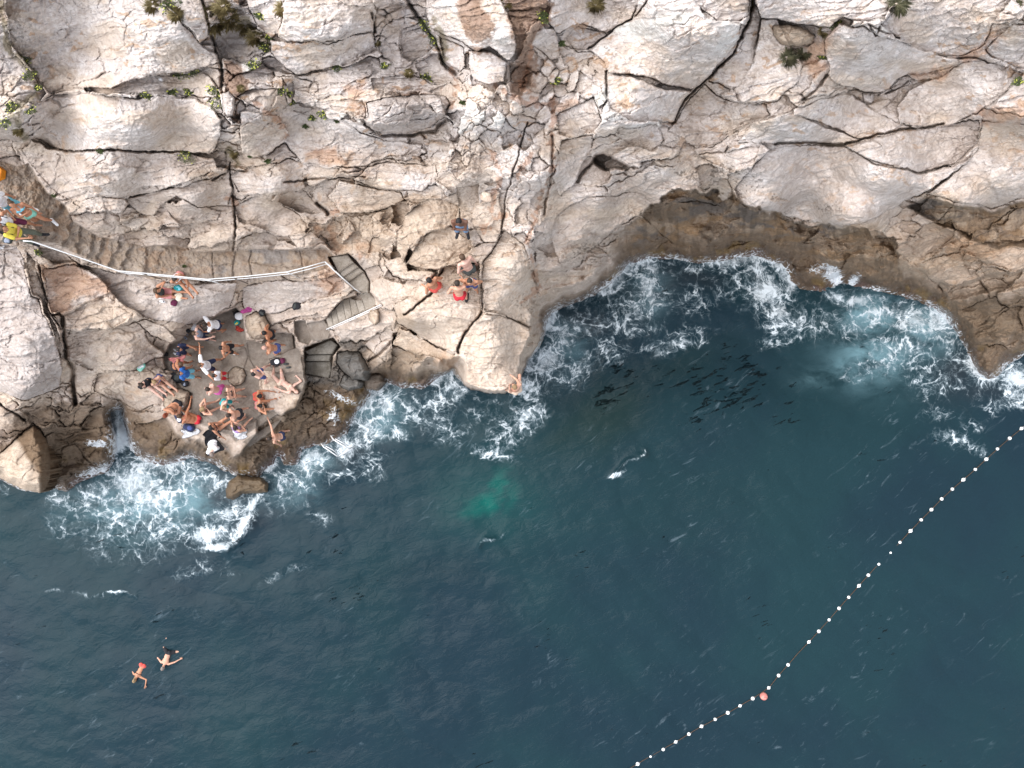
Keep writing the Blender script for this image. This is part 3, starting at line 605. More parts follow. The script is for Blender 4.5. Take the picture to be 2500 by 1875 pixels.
# tidal band: brown to dark algae, wet
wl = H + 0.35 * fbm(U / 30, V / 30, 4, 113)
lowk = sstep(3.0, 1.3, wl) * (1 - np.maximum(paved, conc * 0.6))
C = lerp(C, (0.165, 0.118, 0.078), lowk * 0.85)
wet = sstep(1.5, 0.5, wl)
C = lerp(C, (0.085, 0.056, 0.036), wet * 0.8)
alg = sstep(0.05, 0.3, fbm(U / 40, V / 40, 4, 114)) * sstep(1.6, 0.6, wl) * sstep(0.1, 0.3, wl)
C = lerp(C, (0.20, 0.13, 0.045), alg * 0.6)
purp = sstep(0.55, 0.1, wl) * sstep(-0.1, 0.2, fbm(U / 50, V / 50, 3, 115))
C = lerp(C, (0.10, 0.060, 0.056), purp * 0.6)
darkslab = blob([[(742,880),(806,880),(904,900),(893,932),(842,945),(742,925)], [(815,820),(900,840),(890,860),(815,850)]], 10, 0.6, 20, 116)
C = lerp(C, (0.10, 0.095, 0.088), darkslab * 0.75)
# moss and grass stained hollows
moss = strokes([[(0,-40),(8,60),(25,120),(60,160),(95,200)], [(370,-40),(425,20),(440,35)], [(545,20),(540,60),(600,50),(620,80),(650,120)], [(90,235),(20,270),(60,330)], [(1060,50),(1080,100),(1085,150)], [(560,370),(580,400)]], 14, 117, 1.0, 12)
C = lerp(C, (0.20, 0.165, 0.085), moss * 0.7)
# paving: mortar and embedded stone; concrete
C = lerp(C, (0.27, 0.22, 0.175), paved * 0.8)
C = lerp(C, (0.35, 0.24, 0.16), paved * sstep(0.15, 0.35, fbm(U / 20, V / 20, 3, 118)) * 0.6)
C = lerp(C, (0.36, 0.28, 0.20), paved * sstep(0.55, 0.75, iP) * sstep(0.05, 0.25, eP) * 0.5)
C = lerp(C, (0.222, 0.193, 0.163), conc * 0.92)
C *= (1 + conc * 0.28 * fbm(U / 26, V / 26, 4, 121))[..., None]
C = lerp(C, (0.23, 0.22, 0.215), paved * sstep(470, 560, U) * sstep(0.0, 0.25, fbm(U / 45, V / 30, 3, 122)) * 0.6)
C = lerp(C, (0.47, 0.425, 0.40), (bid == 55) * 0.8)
C = np.clip(C, 0.02, 0.72)
WET = np.clip(wet * (1 - conc) + darkslab * 0.3, 0, 1)
# white water washed over the low rock
def foamb(list_):
    k = np.zeros(U.shape, np.float32)
    for (a, b, ra, rb, rot, s) in list_:
        c_, n_ = math.cos(R(rot)), math.sin(R(rot)); x = (U - a) * c_ + (V - b) * n_; y = -(U - a) * n_ + (V - b) * c_
        k = np.maximum(k, s * np.exp(-((x / ra) ** 2 + (y / rb) ** 2)))
    return k
FR = foamb([(287,1040,16,52,0,1.5),(300,1100,34,50,-35,1.25),(240,1083,34,10,5,1.1),(345,1135,60,28,0,.9),(240,1150,60,18,-20,.9),(262,1165,50,22,0,1.0),(470,1150,50,28,10,1.0),(520,1165,55,30,10,1.0),(830,970,45,10,25,.8),(815,1015,20,30,20,.7),(680,1140,12,24,10,.9),(2032,665,22,50,-25,1.25),(2000,655,26,12,-10,1.0),(2080,690,30,12,-50,1.05),(2000,618,16,10,20,.8),(2130,710,60,12,0,.8),(2290,770,50,22,35,1.1),(2340,850,24,50,-25,1.0),(2370,900,14,36,-15,.9),(1350,800,16,40,25,.7),(1560,650,80,10,0,.7),(1900,660,40,26,20,1.0),(20,1075,30,10,-20,.9),(70,1055,25,6,-30,.9)])
nearsh = sstep(34, 0, SHD) * (0.35 + 0.45 * vn(U / 50, V / 50, 270))
FR = np.where(SHD > 0, np.maximum(FR, nearsh), FR) * sstep(2.6, 1.4, H)
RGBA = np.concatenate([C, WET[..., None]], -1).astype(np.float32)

kx = (CAMZ - H) / F
keepq = ((SHD[1:, :-1] > -46) | (SHD[:-1, 1:] > -46))
me, used = grid_mesh('cliff', (U - 1250) * kx, -(V - 937.5) * kx, H, keepq)
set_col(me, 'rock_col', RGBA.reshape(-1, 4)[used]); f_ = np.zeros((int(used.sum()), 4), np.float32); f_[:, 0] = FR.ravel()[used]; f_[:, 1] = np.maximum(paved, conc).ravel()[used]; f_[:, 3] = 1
set_col(me, 'wash', f_)

def rock_material():
    b = NB('limestone'); P = b.pos(); a = b.attr('rock_col'); w = b.attr('wash')
    sepw = b.n('ShaderNodeSeparateColor'); b.l(w.outputs['Color'], sepw.inputs[0])
    n1 = b.noise(P, 1.7, 8, 0.62, 0.6); n2 = b.noise(P, 9.0, 6, 0.65); n3 = b.noise(P, 42.0, 3, 0.6)
    st = b.noise(b.mapping(P, (1.0, 1.0, 5.5), (0.25, 0.12, 0)), 2.2, 6, 0.6, 0.8)
    c = b.mix(b.maprange(n1.outputs[0], 0.33, 0.70), (0.84, 0.80, 0.77, 1), (1.07, 1.07, 1.08, 1))
    c = b.mix(1.0, a.outputs['Color'], c, 'MULTIPLY')
    c = b.mix(1.0, c, b.mix(b.maprange(n2.outputs[0], 0.30, 0.66), (0.87, 0.84, 0.82, 1), (1.06, 1.06, 1.07, 1)), 'MULTIPLY')
    c = b.mix(1.0, c, b.mix(b.maprange(st.outputs[0], 0.35, 0.60), (0.86, 0.84, 0.83, 1), (1.05, 1.05, 1.05, 1)), 'MULTIPLY')
    c = b.mix(b.math('MULTIPLY', b.maprange(n3.outputs[0], 0.62, 0.72), b.maprange(n1.outputs[0], 0.5, 0.62)), c, (0.16, 0.12, 0.09, 1))
    # hairline joints filled with dirt
    wp = b.n('ShaderNodeVectorMath'); wp.operation = 'ADD'; nn = b.noise(P, 1.3, 5, 0.6); sc_ = b.n('ShaderNodeVectorMath'); sc_.operation = 'SCALE'; b.l(nn.outputs[1], sc_.inputs[0]); sc_.inputs['Scale'].default_value = 0.9
    b.l(P, wp.inputs[0]); b.l(sc_.outputs[0], wp.inputs[1])
    vo = b.n('ShaderNodeTexVoronoi'); vo.feature = 'DISTANCE_TO_EDGE'; b.l(wp.outputs[0], vo.inputs['Vector']); vo.inputs['Scale'].default_value = 1.15
    hair = b.math('MULTIPLY', b.maprange(vo.outputs['Distance'], 0.0, 0.012, 1.0, 0.0), b.maprange(n1.outputs[0], 0.44, 0.56))
    hair = b.math('MULTIPLY', hair, b.math('SUBTRACT', 1.0, sepw.outputs[1]))
    c = b.mix(b.math('MULTIPLY', hair, 0.5), c, (0.17, 0.12, 0.085, 1))
    # wash of white water
    lw = b.noise(P, 3.2, 6, 0.62, 1.5); v2 = b.n('ShaderNodeTexVoronoi'); v2.feature = 'DISTANCE_TO_EDGE'; b.l(wp.outputs[0], v2.inputs['Vector']); v2.inputs['Scale'].default_value = 3.6
    lace = b.maprange(v2.outputs['Distance'], 0.0, 0.16, 0.45, 0.0)
    f = b.math('ADD', b.math('ADD', sepw.outputs[0], b.math('MULTIPLY', b.math('SUBTRACT', lw.outputs[0], 0.5), 1.6)), lace)
    foam = b.maprange(f, 0.62, 1.12)
    foam = b.math('MULTIPLY', foam, b.maprange(sepw.outputs[0], 0.05, 0.35))
    c = b.mix(b.math('MULTIPLY', foam, 0.92), c, (0.70, 0.73, 0.76, 1))
    b.l(c, b.b.inputs['Base Color'])
    rg = b.mix(a.outputs['Alpha'], (0.88, 0.88, 0.88, 1), (0.34, 0.34, 0.34, 1)); b.l(rg, b.b.inputs['Roughness'])
    b.b.inputs['Specular IOR Level'].default_value = 0.35
    h = b.math('ADD', b.math('MULTIPLY', n1.outputs[0], 0.9), b.math('ADD', b.math('MULTIPLY', n2.outputs[0], 0.32), b.math('ADD', b.math('MULTIPLY', n3.outputs[0], 0.07), b.math('MULTIPLY', st.outputs[0], 0.5))))
    h = b.math('SUBTRACT', h, b.math('MULTIPLY', hair, 0.30))
    b.l(b.bump(h, 0.62, 0.14), b.b.inputs['Normal'])
    return b.m
ROCK = rock_material()
cl = link('cliff', me, ROCK); tag(cl, 'pale limestone cliff stepping down to brown wet rock at the sea', 'cliff', kind='structure')
# boulders
for nm, lab, s_, ins, rz_, tone, base in bould:
    Us, Vs = U[s_], V[s_]; k = (CAMZ - rz_) / F
    kq = (ins[1:, :-1] & ins[1:, 1:] & ins[:-1, 1:] & ins[:-1, :-1])
    bm_, us = grid_mesh(nm, (Us - 1250) * k, -(Vs - 937.5) * k, rz_, kq)
    cc = RGBA[s_].copy()
    if tone < 0.5:
        base_c = np.array((0.155, 0.125, 0.098), np.float32) if nm != 'wet_rock' else np.array((0.125, 0.088, 0.05), np.float32)
        if 'dark grey' in lab: base_c = np.array((0.115, 0.108, 0.098), np.float32)
        cc[..., :3] = base_c * (1 + 0.5 * fbm(Us / 22, Vs / 22, 4, 130))[..., None]; cc[..., 3] = 0.55
    else:
        tt = np.array((0.50, 0.41, 0.32), np.float32) * tone if tone < 1.05 else np.array((0.56, 0.51, 0.475), np.float32)
        cc[..., :3] = tt * (1 + 0.25 * fbm(Us / 25, Vs / 25, 4, 130))[..., None]; cc[..., 3] = 0
        if 'far left' in lab:
            kb = sstep(-6, 8, poly_sd(Us + 8 * wx[s_], Vs + 8 * wy[s_], [(60,1000),(40,1072),(60,1110),(90,1160),(100,1230),(200,1230),(200,1000)]))
            cc[..., :3] = cc[..., :3] * (1 - kb[..., None]) + np.array((0.17, 0.115, 0.07), np.float32) * kb[..., None]
    set_col(bm_, 'rock_col', cc.reshape(-1, 4)[us]); fz = np.zeros((int(us.sum()), 4), np.float32); fz[:, 3] = 1; set_col(bm_, 'wash', fz)
    # skirt and bottom so that it is a closed stone
    bmm = bmesh.new(); bmm.from_mesh(bm_)
    be = [e_ for e_ in bmm.edges if len(e_.link_faces) == 1]
    ext = bmesh.ops.extrude_edge_only(bmm, edges=be)
    for g in ext['geom']:
        if isinstance(g, bmesh.types.BMVert): g.co.z = max(base, 0) - 0.8
    bmesh.ops.holes_fill(bmm, edges=[e_ for e_ in bmm.edges if len(e_.link_faces) == 1], sides=0)
    bmm.to_mesh(bm_); bmm.free()
    o = link(nm, bm_, ROCK); tag(o, lab, 'rock' if 'rock' in nm else 'boulder')
# ------------------------------------------------------------------ sea
SW = 3.0
us = np.arange(-420, 2921, SW, dtype=np.float32); vs = np.arange(560, 2301, SW, dtype=np.float32)
US, VS = np.meshgrid(us, vs)
def blobs(list_, A, B):
    k = np.zeros(A.shape, np.float32)
    for (a, b, ra, rb, rot, s) in list_:
        c_, n_ = math.cos(R(rot)), math.sin(R(rot)); x = (A - a) * c_ + (B - b) * n_; y = -(A - a) * n_ + (B - b) * c_
        k = np.maximum(k, s * np.exp(-((x / ra) ** 2 + (y / rb) ** 2)))
    return k
wsx = US + 26 * fbm(US / 70, VS / 70, 4, 140); wsy = VS + 26 * fbm(US / 70 + 9, VS / 70, 4, 144)
sd_ = poly_sd(US + 6 * fbm(US / 30, VS / 30, 3, 146), VS + 6 * fbm(US / 30, VS / 30, 3, 148), SHORE)
off = -sd_                                           # distance out from the shore
FOAM = [
(292,1060,24,70,0,1.5),(170,1215,60,22,-10,.62),(140,1208,26,14,0,1.1),(230,1200,80,40,-20,.85),(330,1180,80,70,0,1.15),(380,1215,90,66,-10,1.0),(300,1260,130,60,0,.75),(430,1190,60,50,0,.9),(400,1280,100,60,-20,.75),(500,1300,60,26,-20,1.2),(520,1325,50,14,-18,1.25),(590,1275,60,22,-40,1.2),(560,1245,70,26,-25,1.0),(470,1160,50,50,0,.9),(240,1330,70,60,0,.42),(150,1280,60,50,0,.42),(360,1350,80,50,0,.40),(520,1180,70,30,10,.8),(620,1230,40,14,-30,1.2),
(700,1170,50,40,-20,.85),(760,1130,60,34,-25,1.15),(830,1160,70,30,-10,.55),(900,1130,70,60,-20,.5),(700,1230,60,40,0,.40),(850,1090,40,30,-40,1.15),(900,1040,50,50,-40,.95),(940,980,50,40,-20,1.05),(960,1060,40,16,20,.95),(1000,1010,50,50,0,.62),(1060,980,60,40,-20,.85),(1110,940,34,40,0,.95),(1080,1040,70,50,0,.52),(1170,1010,60,30,0,.42),(1230,1060,50,50,0,.70),(1200,1100,60,14,20,.85),(1290,1010,60,40,-40,.9),(1290,940,30,60,30,.95),(1340,880,34,70,30,1.1),(1370,820,40,50,20,.95),(1400,900,80,50,-20,.60),(1420,800,70,50,-20,.55),(1480,860,60,60,0,.55),(1540,760,90,60,0,.72),(1580,700,60,50,20,1.0),(1590,650,50,28,0,.95),(1600,720,40,40,0,1.0),(1500,790,90,30,-10,.66),(1640,830,100,40,-10,.55),(1680,840,50,18,-10,.8),(1700,660,40,16,-20,.9),(1700,740,70,50,0,.52),(1800,700,60,50,0,.55),(1850,660,46,50,0,1.05),(1870,710,60,60,20,1.15),(1900,760,56,60,30,1.0),(1940,700,30,40,30,1.1),(1960,790,90,50,0,.72),(1900,830,70,20,-10,.6),(2050,720,30,30,0,1.1),(2100,730,60,20,-10,1.15),(2140,760,60,44,10,.92),(2080,800,60,40,0,.62),(2230,780,70,50,20,1.05),(2290,790,60,40,30,1.1),(2340,870,40,50,20,.7),(2200,850,80,50,0,.78),(2150,900,80,40,0,.60),(2100,920,50,20,0,.5),(2280,930,70,50,0,.55),(2350,940,50,20,-10,.55),(2250,880,60,60,0,.55),(2490,920,40,40,-30,1.25),(2480,970,40,40,-30,1.0),(2430,1000,40,30,-30,.72),(2330,1080,50,24,20,.75),(2290,1010,50,30,20,.45),(2390,1110,40,20,0,.6),(2380,1050,30,26,0,.5),
(1510,1155,26,9,0,1.15),(1555,1120,44,5,-40,.8),(1205,1315,30,6,-20,.72),(700,1400,90,18,-20,.34),(480,1390,90,30,-15,.42),(560,1400,40,10,-10,.45),
(780,1270,40,24,0,.42),(200,1450,120,8,5,.42),(290,1450,60,5,0,.75),(640,1180,20,20,0,.9),(20,1095,30,20,0,.9)]
fd = blobs(FOAM, wsx, wsy)
fd = np.maximum(fd, sstep(46, -4, off) * 1.05 * sstep(0.3, 0.6, vn(US / 60, VS / 60, 150)))
fd *= np.where(off < 250, 1, 1)
fd = np.maximum(fd, sstep(200, 10, off) * 0.26 * sstep(560, 700, US) )
TEAL = blobs([(350,1220,140,70,0,.8),(470,1210,60,60,0,.7),(2130,770,70,50,0,1.0),(2130,860,90,80,0,.75),(2260,800,60,60,20,.8),(1590,710,50,50,0,.6),(930,1010,60,50,-30,.6),(700,1190,60,40,0,.5),(2000,920,60,30,0,.3),(760,1135,60,30,-25,.6),(1380,850,50,60,20,.4)], wsx, wsy)
w1 = US + 22 * fbm(US / 40, VS / 20, 3, 152)
GREEN = blobs([(1190,1228,34,30,-40,.9),(1168,1238,44,24,-20,.7),(1215,1188,22,44,25,.7),(1245,1215,22,55,10,.42),(1200,1230,110,90,0,.22)], w1, VS + 8 * fbm(US / 16, VS / 50, 3, 153))
OLIVE = blobs([(1480,1010,130,70,-30,.75),(1400,1060,80,40,-30,.55),(1640,900,160,40,-20,.35),(1720,1240,200,160,0,.12)], wsx, wsy)
DARK = blobs([(1750,930,330,80,3,.9),(1560,930,110,50,0,.7),(1900,980,250,70,10,.5),(1000,1400,260,50,-12,.35),(1060,1100,160,40,0,.2),(400,1330,200,40,0,.25)], wsx, wsy)
KEL = blobs([(2330,900,60,70,0,.85),(1620,680,60,50,0,.7),(1560,720,60,40,0,.7),(1440,790,50,30,0,.6),(1330,760,60,40,0,.5),(540,1190,60,36,0,.8),(850,1110,50,20,-25,.8),(620,1270,60,30,-20,.6),(1700,680,90,30,0,.6),(2400,960,90,30,0,.6),(1350,900,40,40,0,.4)], wsx, wsy)
# waves: heights in metres, in world coordinates
kz = CAMZ / F; XW = (US - 1250) * kz; YW = -(VS - 937.5) * kz
calm = 0.55 + 0.45 * sstep(-0.1, 0.35, DARK)
Zw = 0.11 * fbm(XW / 4.2 + 3, YW / 2.6, 4, 160) + 0.035 * fbm(XW / 1.1, YW / 0.8, 3, 163)
for ang, wl_, am, s in ((62, 3.1, .05, 1), (75, 1.7, .028, 2), (48, 2.2, .03, 3), (96, 1.2, .014, 4), (30, 1.4, .015, 5)):
    ph = 2.5 * fbm(XW / 3.5, YW / 3.5, 3, 165 + s)
    p = (XW * math.cos(R(ang)) + YW * math.sin(R(ang))) / wl_ * 2 * math.pi + ph * 2.2
    am_ = 0.6 * am * sstep(-0.5, 0.5, fbm(XW / 5, YW / 5, 2, 175 + s))
    Zw += am_ * (1 - np.abs(np.sin(p / 2)) * 2) * -1.0
Zw += 0.10 * np.clip(fd, 0, 1.2) * fbm(XW / 0.6, YW / 0.6, 3, 180)
Zw += 0.45 * blobs([(285,1040,14,50,0,1.0),(2032,665,20,50,-25,1.0)], US, VS)
# sharper breaking crests seen in the picture
def crest(Z, x0, y0, x1, y1, h, w_):
    d = line_d(wsx, wsy, [(x0, y0), (x1, y1)]); return Z + h * np.exp(-d / w_)
for c_ in [(1505,1150,1580,1105,.22,9),(1180,1330,1215,1305,.18,8),(545,1330,620,1270,.2,12),(300,1452,340,1448,.06,5)]: Zw = crest(Zw, *c_)
keep = (sd_[1:, :-1] < 60) | (sd_[:-1, 1:] < 60)
me, used = grid_mesh('sea', (US - 1250) * (CAMZ - Zw) / F, -(VS - 937.5) * (CAMZ - Zw) / F, Zw.astype(np.float32), keep)
a = np.stack([fd, TEAL, GREEN, np.ones_like(fd)], -1); set_col(me, 'foam', a.reshape(-1, 4)[used])
a = np.stack([OLIVE, DARK, KEL, np.ones_like(fd)], -1); set_col(me, 'tint', a.reshape(-1, 4)[used])
def sea_material():
    b = NB('sea_water'); P = b.pos(); A = b.attr('foam'); B = b.attr('tint')
    sa = b.n('ShaderNodeSeparateColor'); b.l(A.outputs['Color'], sa.inputs[0]); fo, te, gr = sa.outputs[0], sa.outputs[1], sa.outputs[2]
    sb = b.n('ShaderNodeSeparateColor'); b.l(B.outputs['Color'], sb.inputs[0]); ol, dk, ke = sb.outputs[0], sb.outputs[1], sb.outputs[2]
    big = b.noise(P, 0.10, 4, 0.5); med = b.noise(b.mapping(P, (1, 1.6, 1)), 0.7, 5, 0.6, 0.5)
    c = b.mix(b.maprange(big.outputs[0], 0.35, 0.65), (0.0105, 0.0245, 0.0350, 1), (0.0115, 0.0315, 0.0385, 1))
    c = b.mix(b.math('MULTIPLY', ol, 0.8), c, (0.013, 0.027, 0.021, 1))
    c = b.mix(b.math('MULTIPLY', ke, 0.7), c, (0.026, 0.027, 0.032, 1))
    c = b.mix(b.math('MULTIPLY', dk, 0.45), c, (0.002, 0.012, 0.015, 1))
    c = b.mix(b.math('MULTIPLY', te, b.maprange(med.outputs[0], 0.25, 0.7)), c, (0.17, 0.30, 0.34, 1))
    c = b.mix(gr, c, (0.004, 0.085, 0.070, 1))
    # foam lace: warped cell walls at two scales, spread by density
    nn = b.noise(P, 0.9, 6, 0.62, 0.8); s1 = b.n('ShaderNodeVectorMath'); s1.operation = 'SCALE'; b.l(nn.outputs[1], s1.inputs[0]); s1.inputs['Scale'].default_value = 1.7
    wp = b.n('ShaderNodeVectorMath'); wp.operation = 'ADD'; b.l(P, wp.inputs[0]); b.l(s1.outputs[0], wp.inputs[1])
    def cellw(scale, w0):
        v = b.n('ShaderNodeTexVoronoi'); v.feature = 'DISTANCE_TO_EDGE'; v.voronoi_dimensions = '2D'; b.l(wp.outputs[0], v.inputs['Vector']); v.inputs['Scale'].default_value = scale
        return b.maprange(v.outputs['Distance'], 0.0, w0, 1.0, 0.0)
    l1 = cellw(1.15, 0.17); l2 = cellw(2.9, 0.20); l3 = cellw(6.5, 0.22)
    br = b.noise(P, 2.0, 8, 0.68, 1.2)
    lace = b.math('ADD', b.math('MULTIPLY', l1, 0.42), b.math('ADD', b.math('MULTIPLY', l2, 0.36), b.math('MULTIPLY', l3, 0.16)))
    v = b.math('ADD', b.math('MULTIPLY', fo, 0.95), b.math('ADD', lace, b.math('MULTIPLY', b.math('SUBTRACT', br.outputs[0], 0.5), 1.5)))
    foam = b.maprange(v, 0.88, 1.62)
    gate = b.maprange(fo, 0.10, 0.45)
    foam = b.math('MULTIPLY', foam, gate)
    # faint old streaks of foam and wind ripples on the open water
    st = b.noise(b.aniso(P, -38, (0.55, 1.9, 1)), 1.5, 8, 0.72, 0.9); stm = b.noise(P, 0.16, 3, 0.5)
    streak = b.math('MULTIPLY', b.maprange(st.outputs[0], 0.57, 0.74), b.maprange(stm.outputs[0], 0.47, 0.60))
    c = b.mix(b.math('MULTIPLY', streak, 0.26), c, (0.25, 0.32, 0.37, 1))
    veil = b.math('MULTIPLY', b.maprange(v, 0.45, 1.2), gate)
    c = b.mix(b.math('MULTIPLY', veil, 0.30), c, (0.30, 0.38, 0.42, 1))
    chn = b.noise(P, 4.5, 6, 0.7, 0.6)
    churn = b.maprange(b.math('ADD', fo, b.math('MULTIPLY', b.math('SUBTRACT', chn.outputs[0], 0.5), 1.1)), 0.80, 1.35)
    foam = b.math('MAXIMUM', foam, b.math('MULTIPLY', churn, 0.85))
    c = b.mix(foam, c, (0.60, 0.65, 0.68, 1))
    b.l(c, b.b.inputs['Base Color'])
    b.l(b.maprange(foam, 0, 1, 0.08, 0.75), b.b.inputs['Roughness'])
    b.b.inputs['IOR'].default_value = 1.33; b.b.inputs['Specular IOR Level'].default_value = 0.15
    r1 = b.noise(b.aniso(P, -22, (0.8, 1.5, 1)), 2.2, 6, 0.6, 0.9); r2 = b.noise(b.aniso(P, 30, (1, 1.6, 1)), 7.0, 4, 0.6, 0.4)
    r3 = b.noise(b.mapping(P, (1, 2.4, 1), (0, 0, R(-12))), 3.4, 5, 0.55, 1.4)
    rdg = b.math('SUBTRACT', 1.0, b.math('ABSOLUTE', b.math('MULTIPLY', b.math('SUBTRACT', r3.outputs[0], 0.5), 6.0)), clamp=True)
    rdg = b.math('MULTIPLY', rdg, b.math('MULTIPLY', b.maprange(b.noise(P, 0.5, 3, 0.5).outputs[0], 0.42, 0.62), b.math('ADD', 0.25, b.math('MULTIPLY', dk, 1.6))))
    h = b.math('ADD', b.math('MULTIPLY', rdg, 0.0), b.math('MULTIPLY', r1.outputs[0], 0.75))
    h = b.math('ADD', h, b.math('ADD', b.math('MULTIPLY', r2.outputs[0], 0.16), b.math('MULTIPLY', foam, 0.10)))
    # small steep wave faces, crowded in the chop and rare elsewhere
    base_n = b.bump(h, 0.55, 0.085)
    ch = b.noise(b.aniso(P, -20, (0.75, 3.0, 1)), 1.55, 7, 0.64, 0.6); ar = b.noise(P, 0.33, 4, 0.55)
    thr = b.math('SUBTRACT', 0.765, b.math('ADD', b.math('MULTIPLY', dk, 0.20), b.math('MULTIPLY', b.maprange(ar.outputs[0], 0.45, 0.70), 0.15)))
    stp = b.maprange(ch.outputs[0], thr, b.math('ADD', thr, 0.075), smooth=False)
    b.l(b.bump(stp, 1.0, 0.30, base_n), b.b.inputs['Normal'])
    return b.m
SEA = sea_material()
o = link('sea', me, SEA); tag(o, 'dark teal sea with white foam along the rocks', 'sea', kind='structure')
# open water to the horizon around it
bm = bmesh.new()
for (x0, y0, x1, y1) in ((-900, -900, 900, -28.0), (-900, -28.0, -34.5, 900), (34.5, -28.0, 900, 900)):
    bm.faces.new([bm.verts.new(p) for p in ((x0, y0, -0.35), (x1, y0, -0.35), (x1, y1, -0.35), (x0, y1, -0.35))])
o = bm_obj('open_sea', bm, SEA, smooth=False); tag(o, 'open dark blue water beyond the bay', 'sea', kind='structure')
# ------------------------------------------------------------------ built things: stairs, rails, ladder, buoys
def concrete(name, c, c2):
    b = NB(name); P = b.pos(); n1 = b.noise(P, 2.2, 7, 0.6, 0.4); n2 = b.noise(P, 18, 5, 0.65)
    k = b.mix(b.maprange(n1.outputs[0], 0.35, 0.65), c2 + (1,), c + (1,))
    k = b.mix(1.0, k, b.mix(b.maprange(n2.outputs[0], 0.3, 0.7), (0.78, 0.76, 0.74, 1), (1.12, 1.12, 1.12, 1)), 'MULTIPLY')
    b.l(k, b.b.inputs['Base Color']); b.b.inputs['Roughness'].default_value = 0.9
    h = b.math('ADD', n1.outputs[0], b.math('MULTIPLY', n2.outputs[0], 0.35)); b.l(b.bump(h, 0.6, 0.05), b.b.inputs['Normal'])
    return b.m
CONC = concrete('worn_concrete', (0.40, 0.355, 0.305), (0.30, 0.26, 0.215)); CONCD = concrete('wet_concrete', (0.21, 0.19, 0.165), (0.11, 0.095, 0.075))
def slab(name, pts, z, depth, mat, parent):
    bm = bmesh.new(); vs = [bm.verts.new(at(u, v, z)) for u, v in pts]
    f = bm.faces.new(vs); bm.normal_update()
    if f.normal.z < 0: f.normal_flip()
    # uneven top: subdivide and jitter
    r = bmesh.ops.extrude_face_region(bm, geom=[f]); low = [g for g in r['geom'] if isinstance(g, bmesh.types.BMVert)]
    for g in low: g.co.z -= depth
    bmesh.ops.recalc_face_normals(bm, faces=bm.faces)
    bmesh.ops.bevel(bm, geom=[e_ for e_ in bm.edges if all(v_.co.z > z - 0.01 for v_ in e_.verts)], offset=0.025, segments=2, affect='EDGES')
    return bm_obj(name, bm, mat, parent, smooth=False)
st = empty('concrete_stairs', at(850, 670, 5.2), 0, 'upper flight of worn concrete steps curving down inside the white handrail', 'stairs')
def reparent(o, p):
    o.parent = p; o.matrix_parent_inverse = Matrix.Translation(-p.location)
for i, (pts, z) in enumerate([([(808,628),(848,622),(862,640),(826,664)], 5.74), ([(827,665),(863,641),(874,651),(838,675)], 5.56), ([(839,676),(875,652),(886,662),(850,687)], 5.38), ([(851,688),(887,663),(900,688),(898,714),(870,708)], 5.20)]):
    o = slab('step', pts, z, 0.7, CONC, None); reparent(o, st)
st = empty('concrete_stairs', at(850, 760, 4.0), 0, 'lower flight of concrete steps from the landing down to the bathing platform', 'stairs')
T = [((797,781),(803,799)), ((808,762),(815,797)), ((820,752),(828,788)), ((836,733),(845,780)), ((853,727),(860,772)), ((868,733),(877,764)), ((885,732),(893,757)), ((882,718),(932,748))]
for i in range(7):
    a_, b_ = T[i], T[i + 1]
    pts = [a_[0], b_[0], b_[1], a_[1]]
    if i == 6: pts = [a_[0], (874, 712), (902, 716), (930, 745), a_[1]]
    o = slab('step', pts, 3.45 + 0.18 * i, 0.7, CONC, None); reparent(o, st)
st = empty('concrete_steps', at(775, 870, 2.0), 0, 'three dark wet concrete steps leading from the platform toward the sea', 'stairs')
for pts, z in [([(744,858),(808,830),(822,842),(810,864),(752,865)], 2.25), ([(750,867),(808,866),(803,881),(746,881)], 2.02), ([(746,884),(806,883),(808,905),(802,922),(744,912)], 1.78)]:
    o = slab('step', pts, z, 0.9, CONCD, None); reparent(o, st)

def tube(bm, pts, r, seg=8, r2=None):
    pts = [Vector(p) for p in pts]; rings = []
    for i, p in enumerate(pts):
        d = (pts[min(i + 1, len(pts) - 1)] - pts[max(i - 1, 0)]).normalized()
        a_ = d.orthogonal().normalized() if i == 0 else (rings_a - d * rings_a.dot(d)).normalized()
        rings_a = a_; b_ = d.cross(a_)
        rr = r if r2 is None else r + (r2 - r) * i / max(1, len(pts) - 1)
        rings.append([bm.verts.new(p + (a_ * math.cos(2 * math.pi * k / seg) + b_ * math.sin(2 * math.pi * k / seg)) * rr) for k in range(seg)])
    for A_, B_ in zip(rings[:-1], rings[1:]):
        for k in range(seg): bm.faces.new([A_[k], A_[(k + 1) % seg], B_[(k + 1) % seg], B_[k]])
    bm.faces.new(list(reversed(rings[0]))); bm.faces.new(rings[-1])
def sphere(bm, c, r, seg=10, rings=7, rot=None):
    c = Vector(c); r = (r, r, r) if isinstance(r, (int, float)) else r
    M = Matrix.Translation(c) @ (rot.to_4x4() if rot is not None else Matrix.Identity(4)) @ Matrix.Diagonal((r[0], r[1], r[2], 1))
    bmesh.ops.create_uvsphere(bm, u_segments=seg, v_segments=rings, radius=1.0, matrix=M)
WPAINT = plain('white_paint', (0.80, 0.80, 0.80), 0.35, 0.05, 30, spec=0.5)
GALV = plain('stainless_steel', (0.55, 0.55, 0.55), 0.3, 0.1, 30, metal=0.9)
DPOST = plain('rusty_post', (0.16, 0.13, 0.11), 0.6, 0.25, 30)
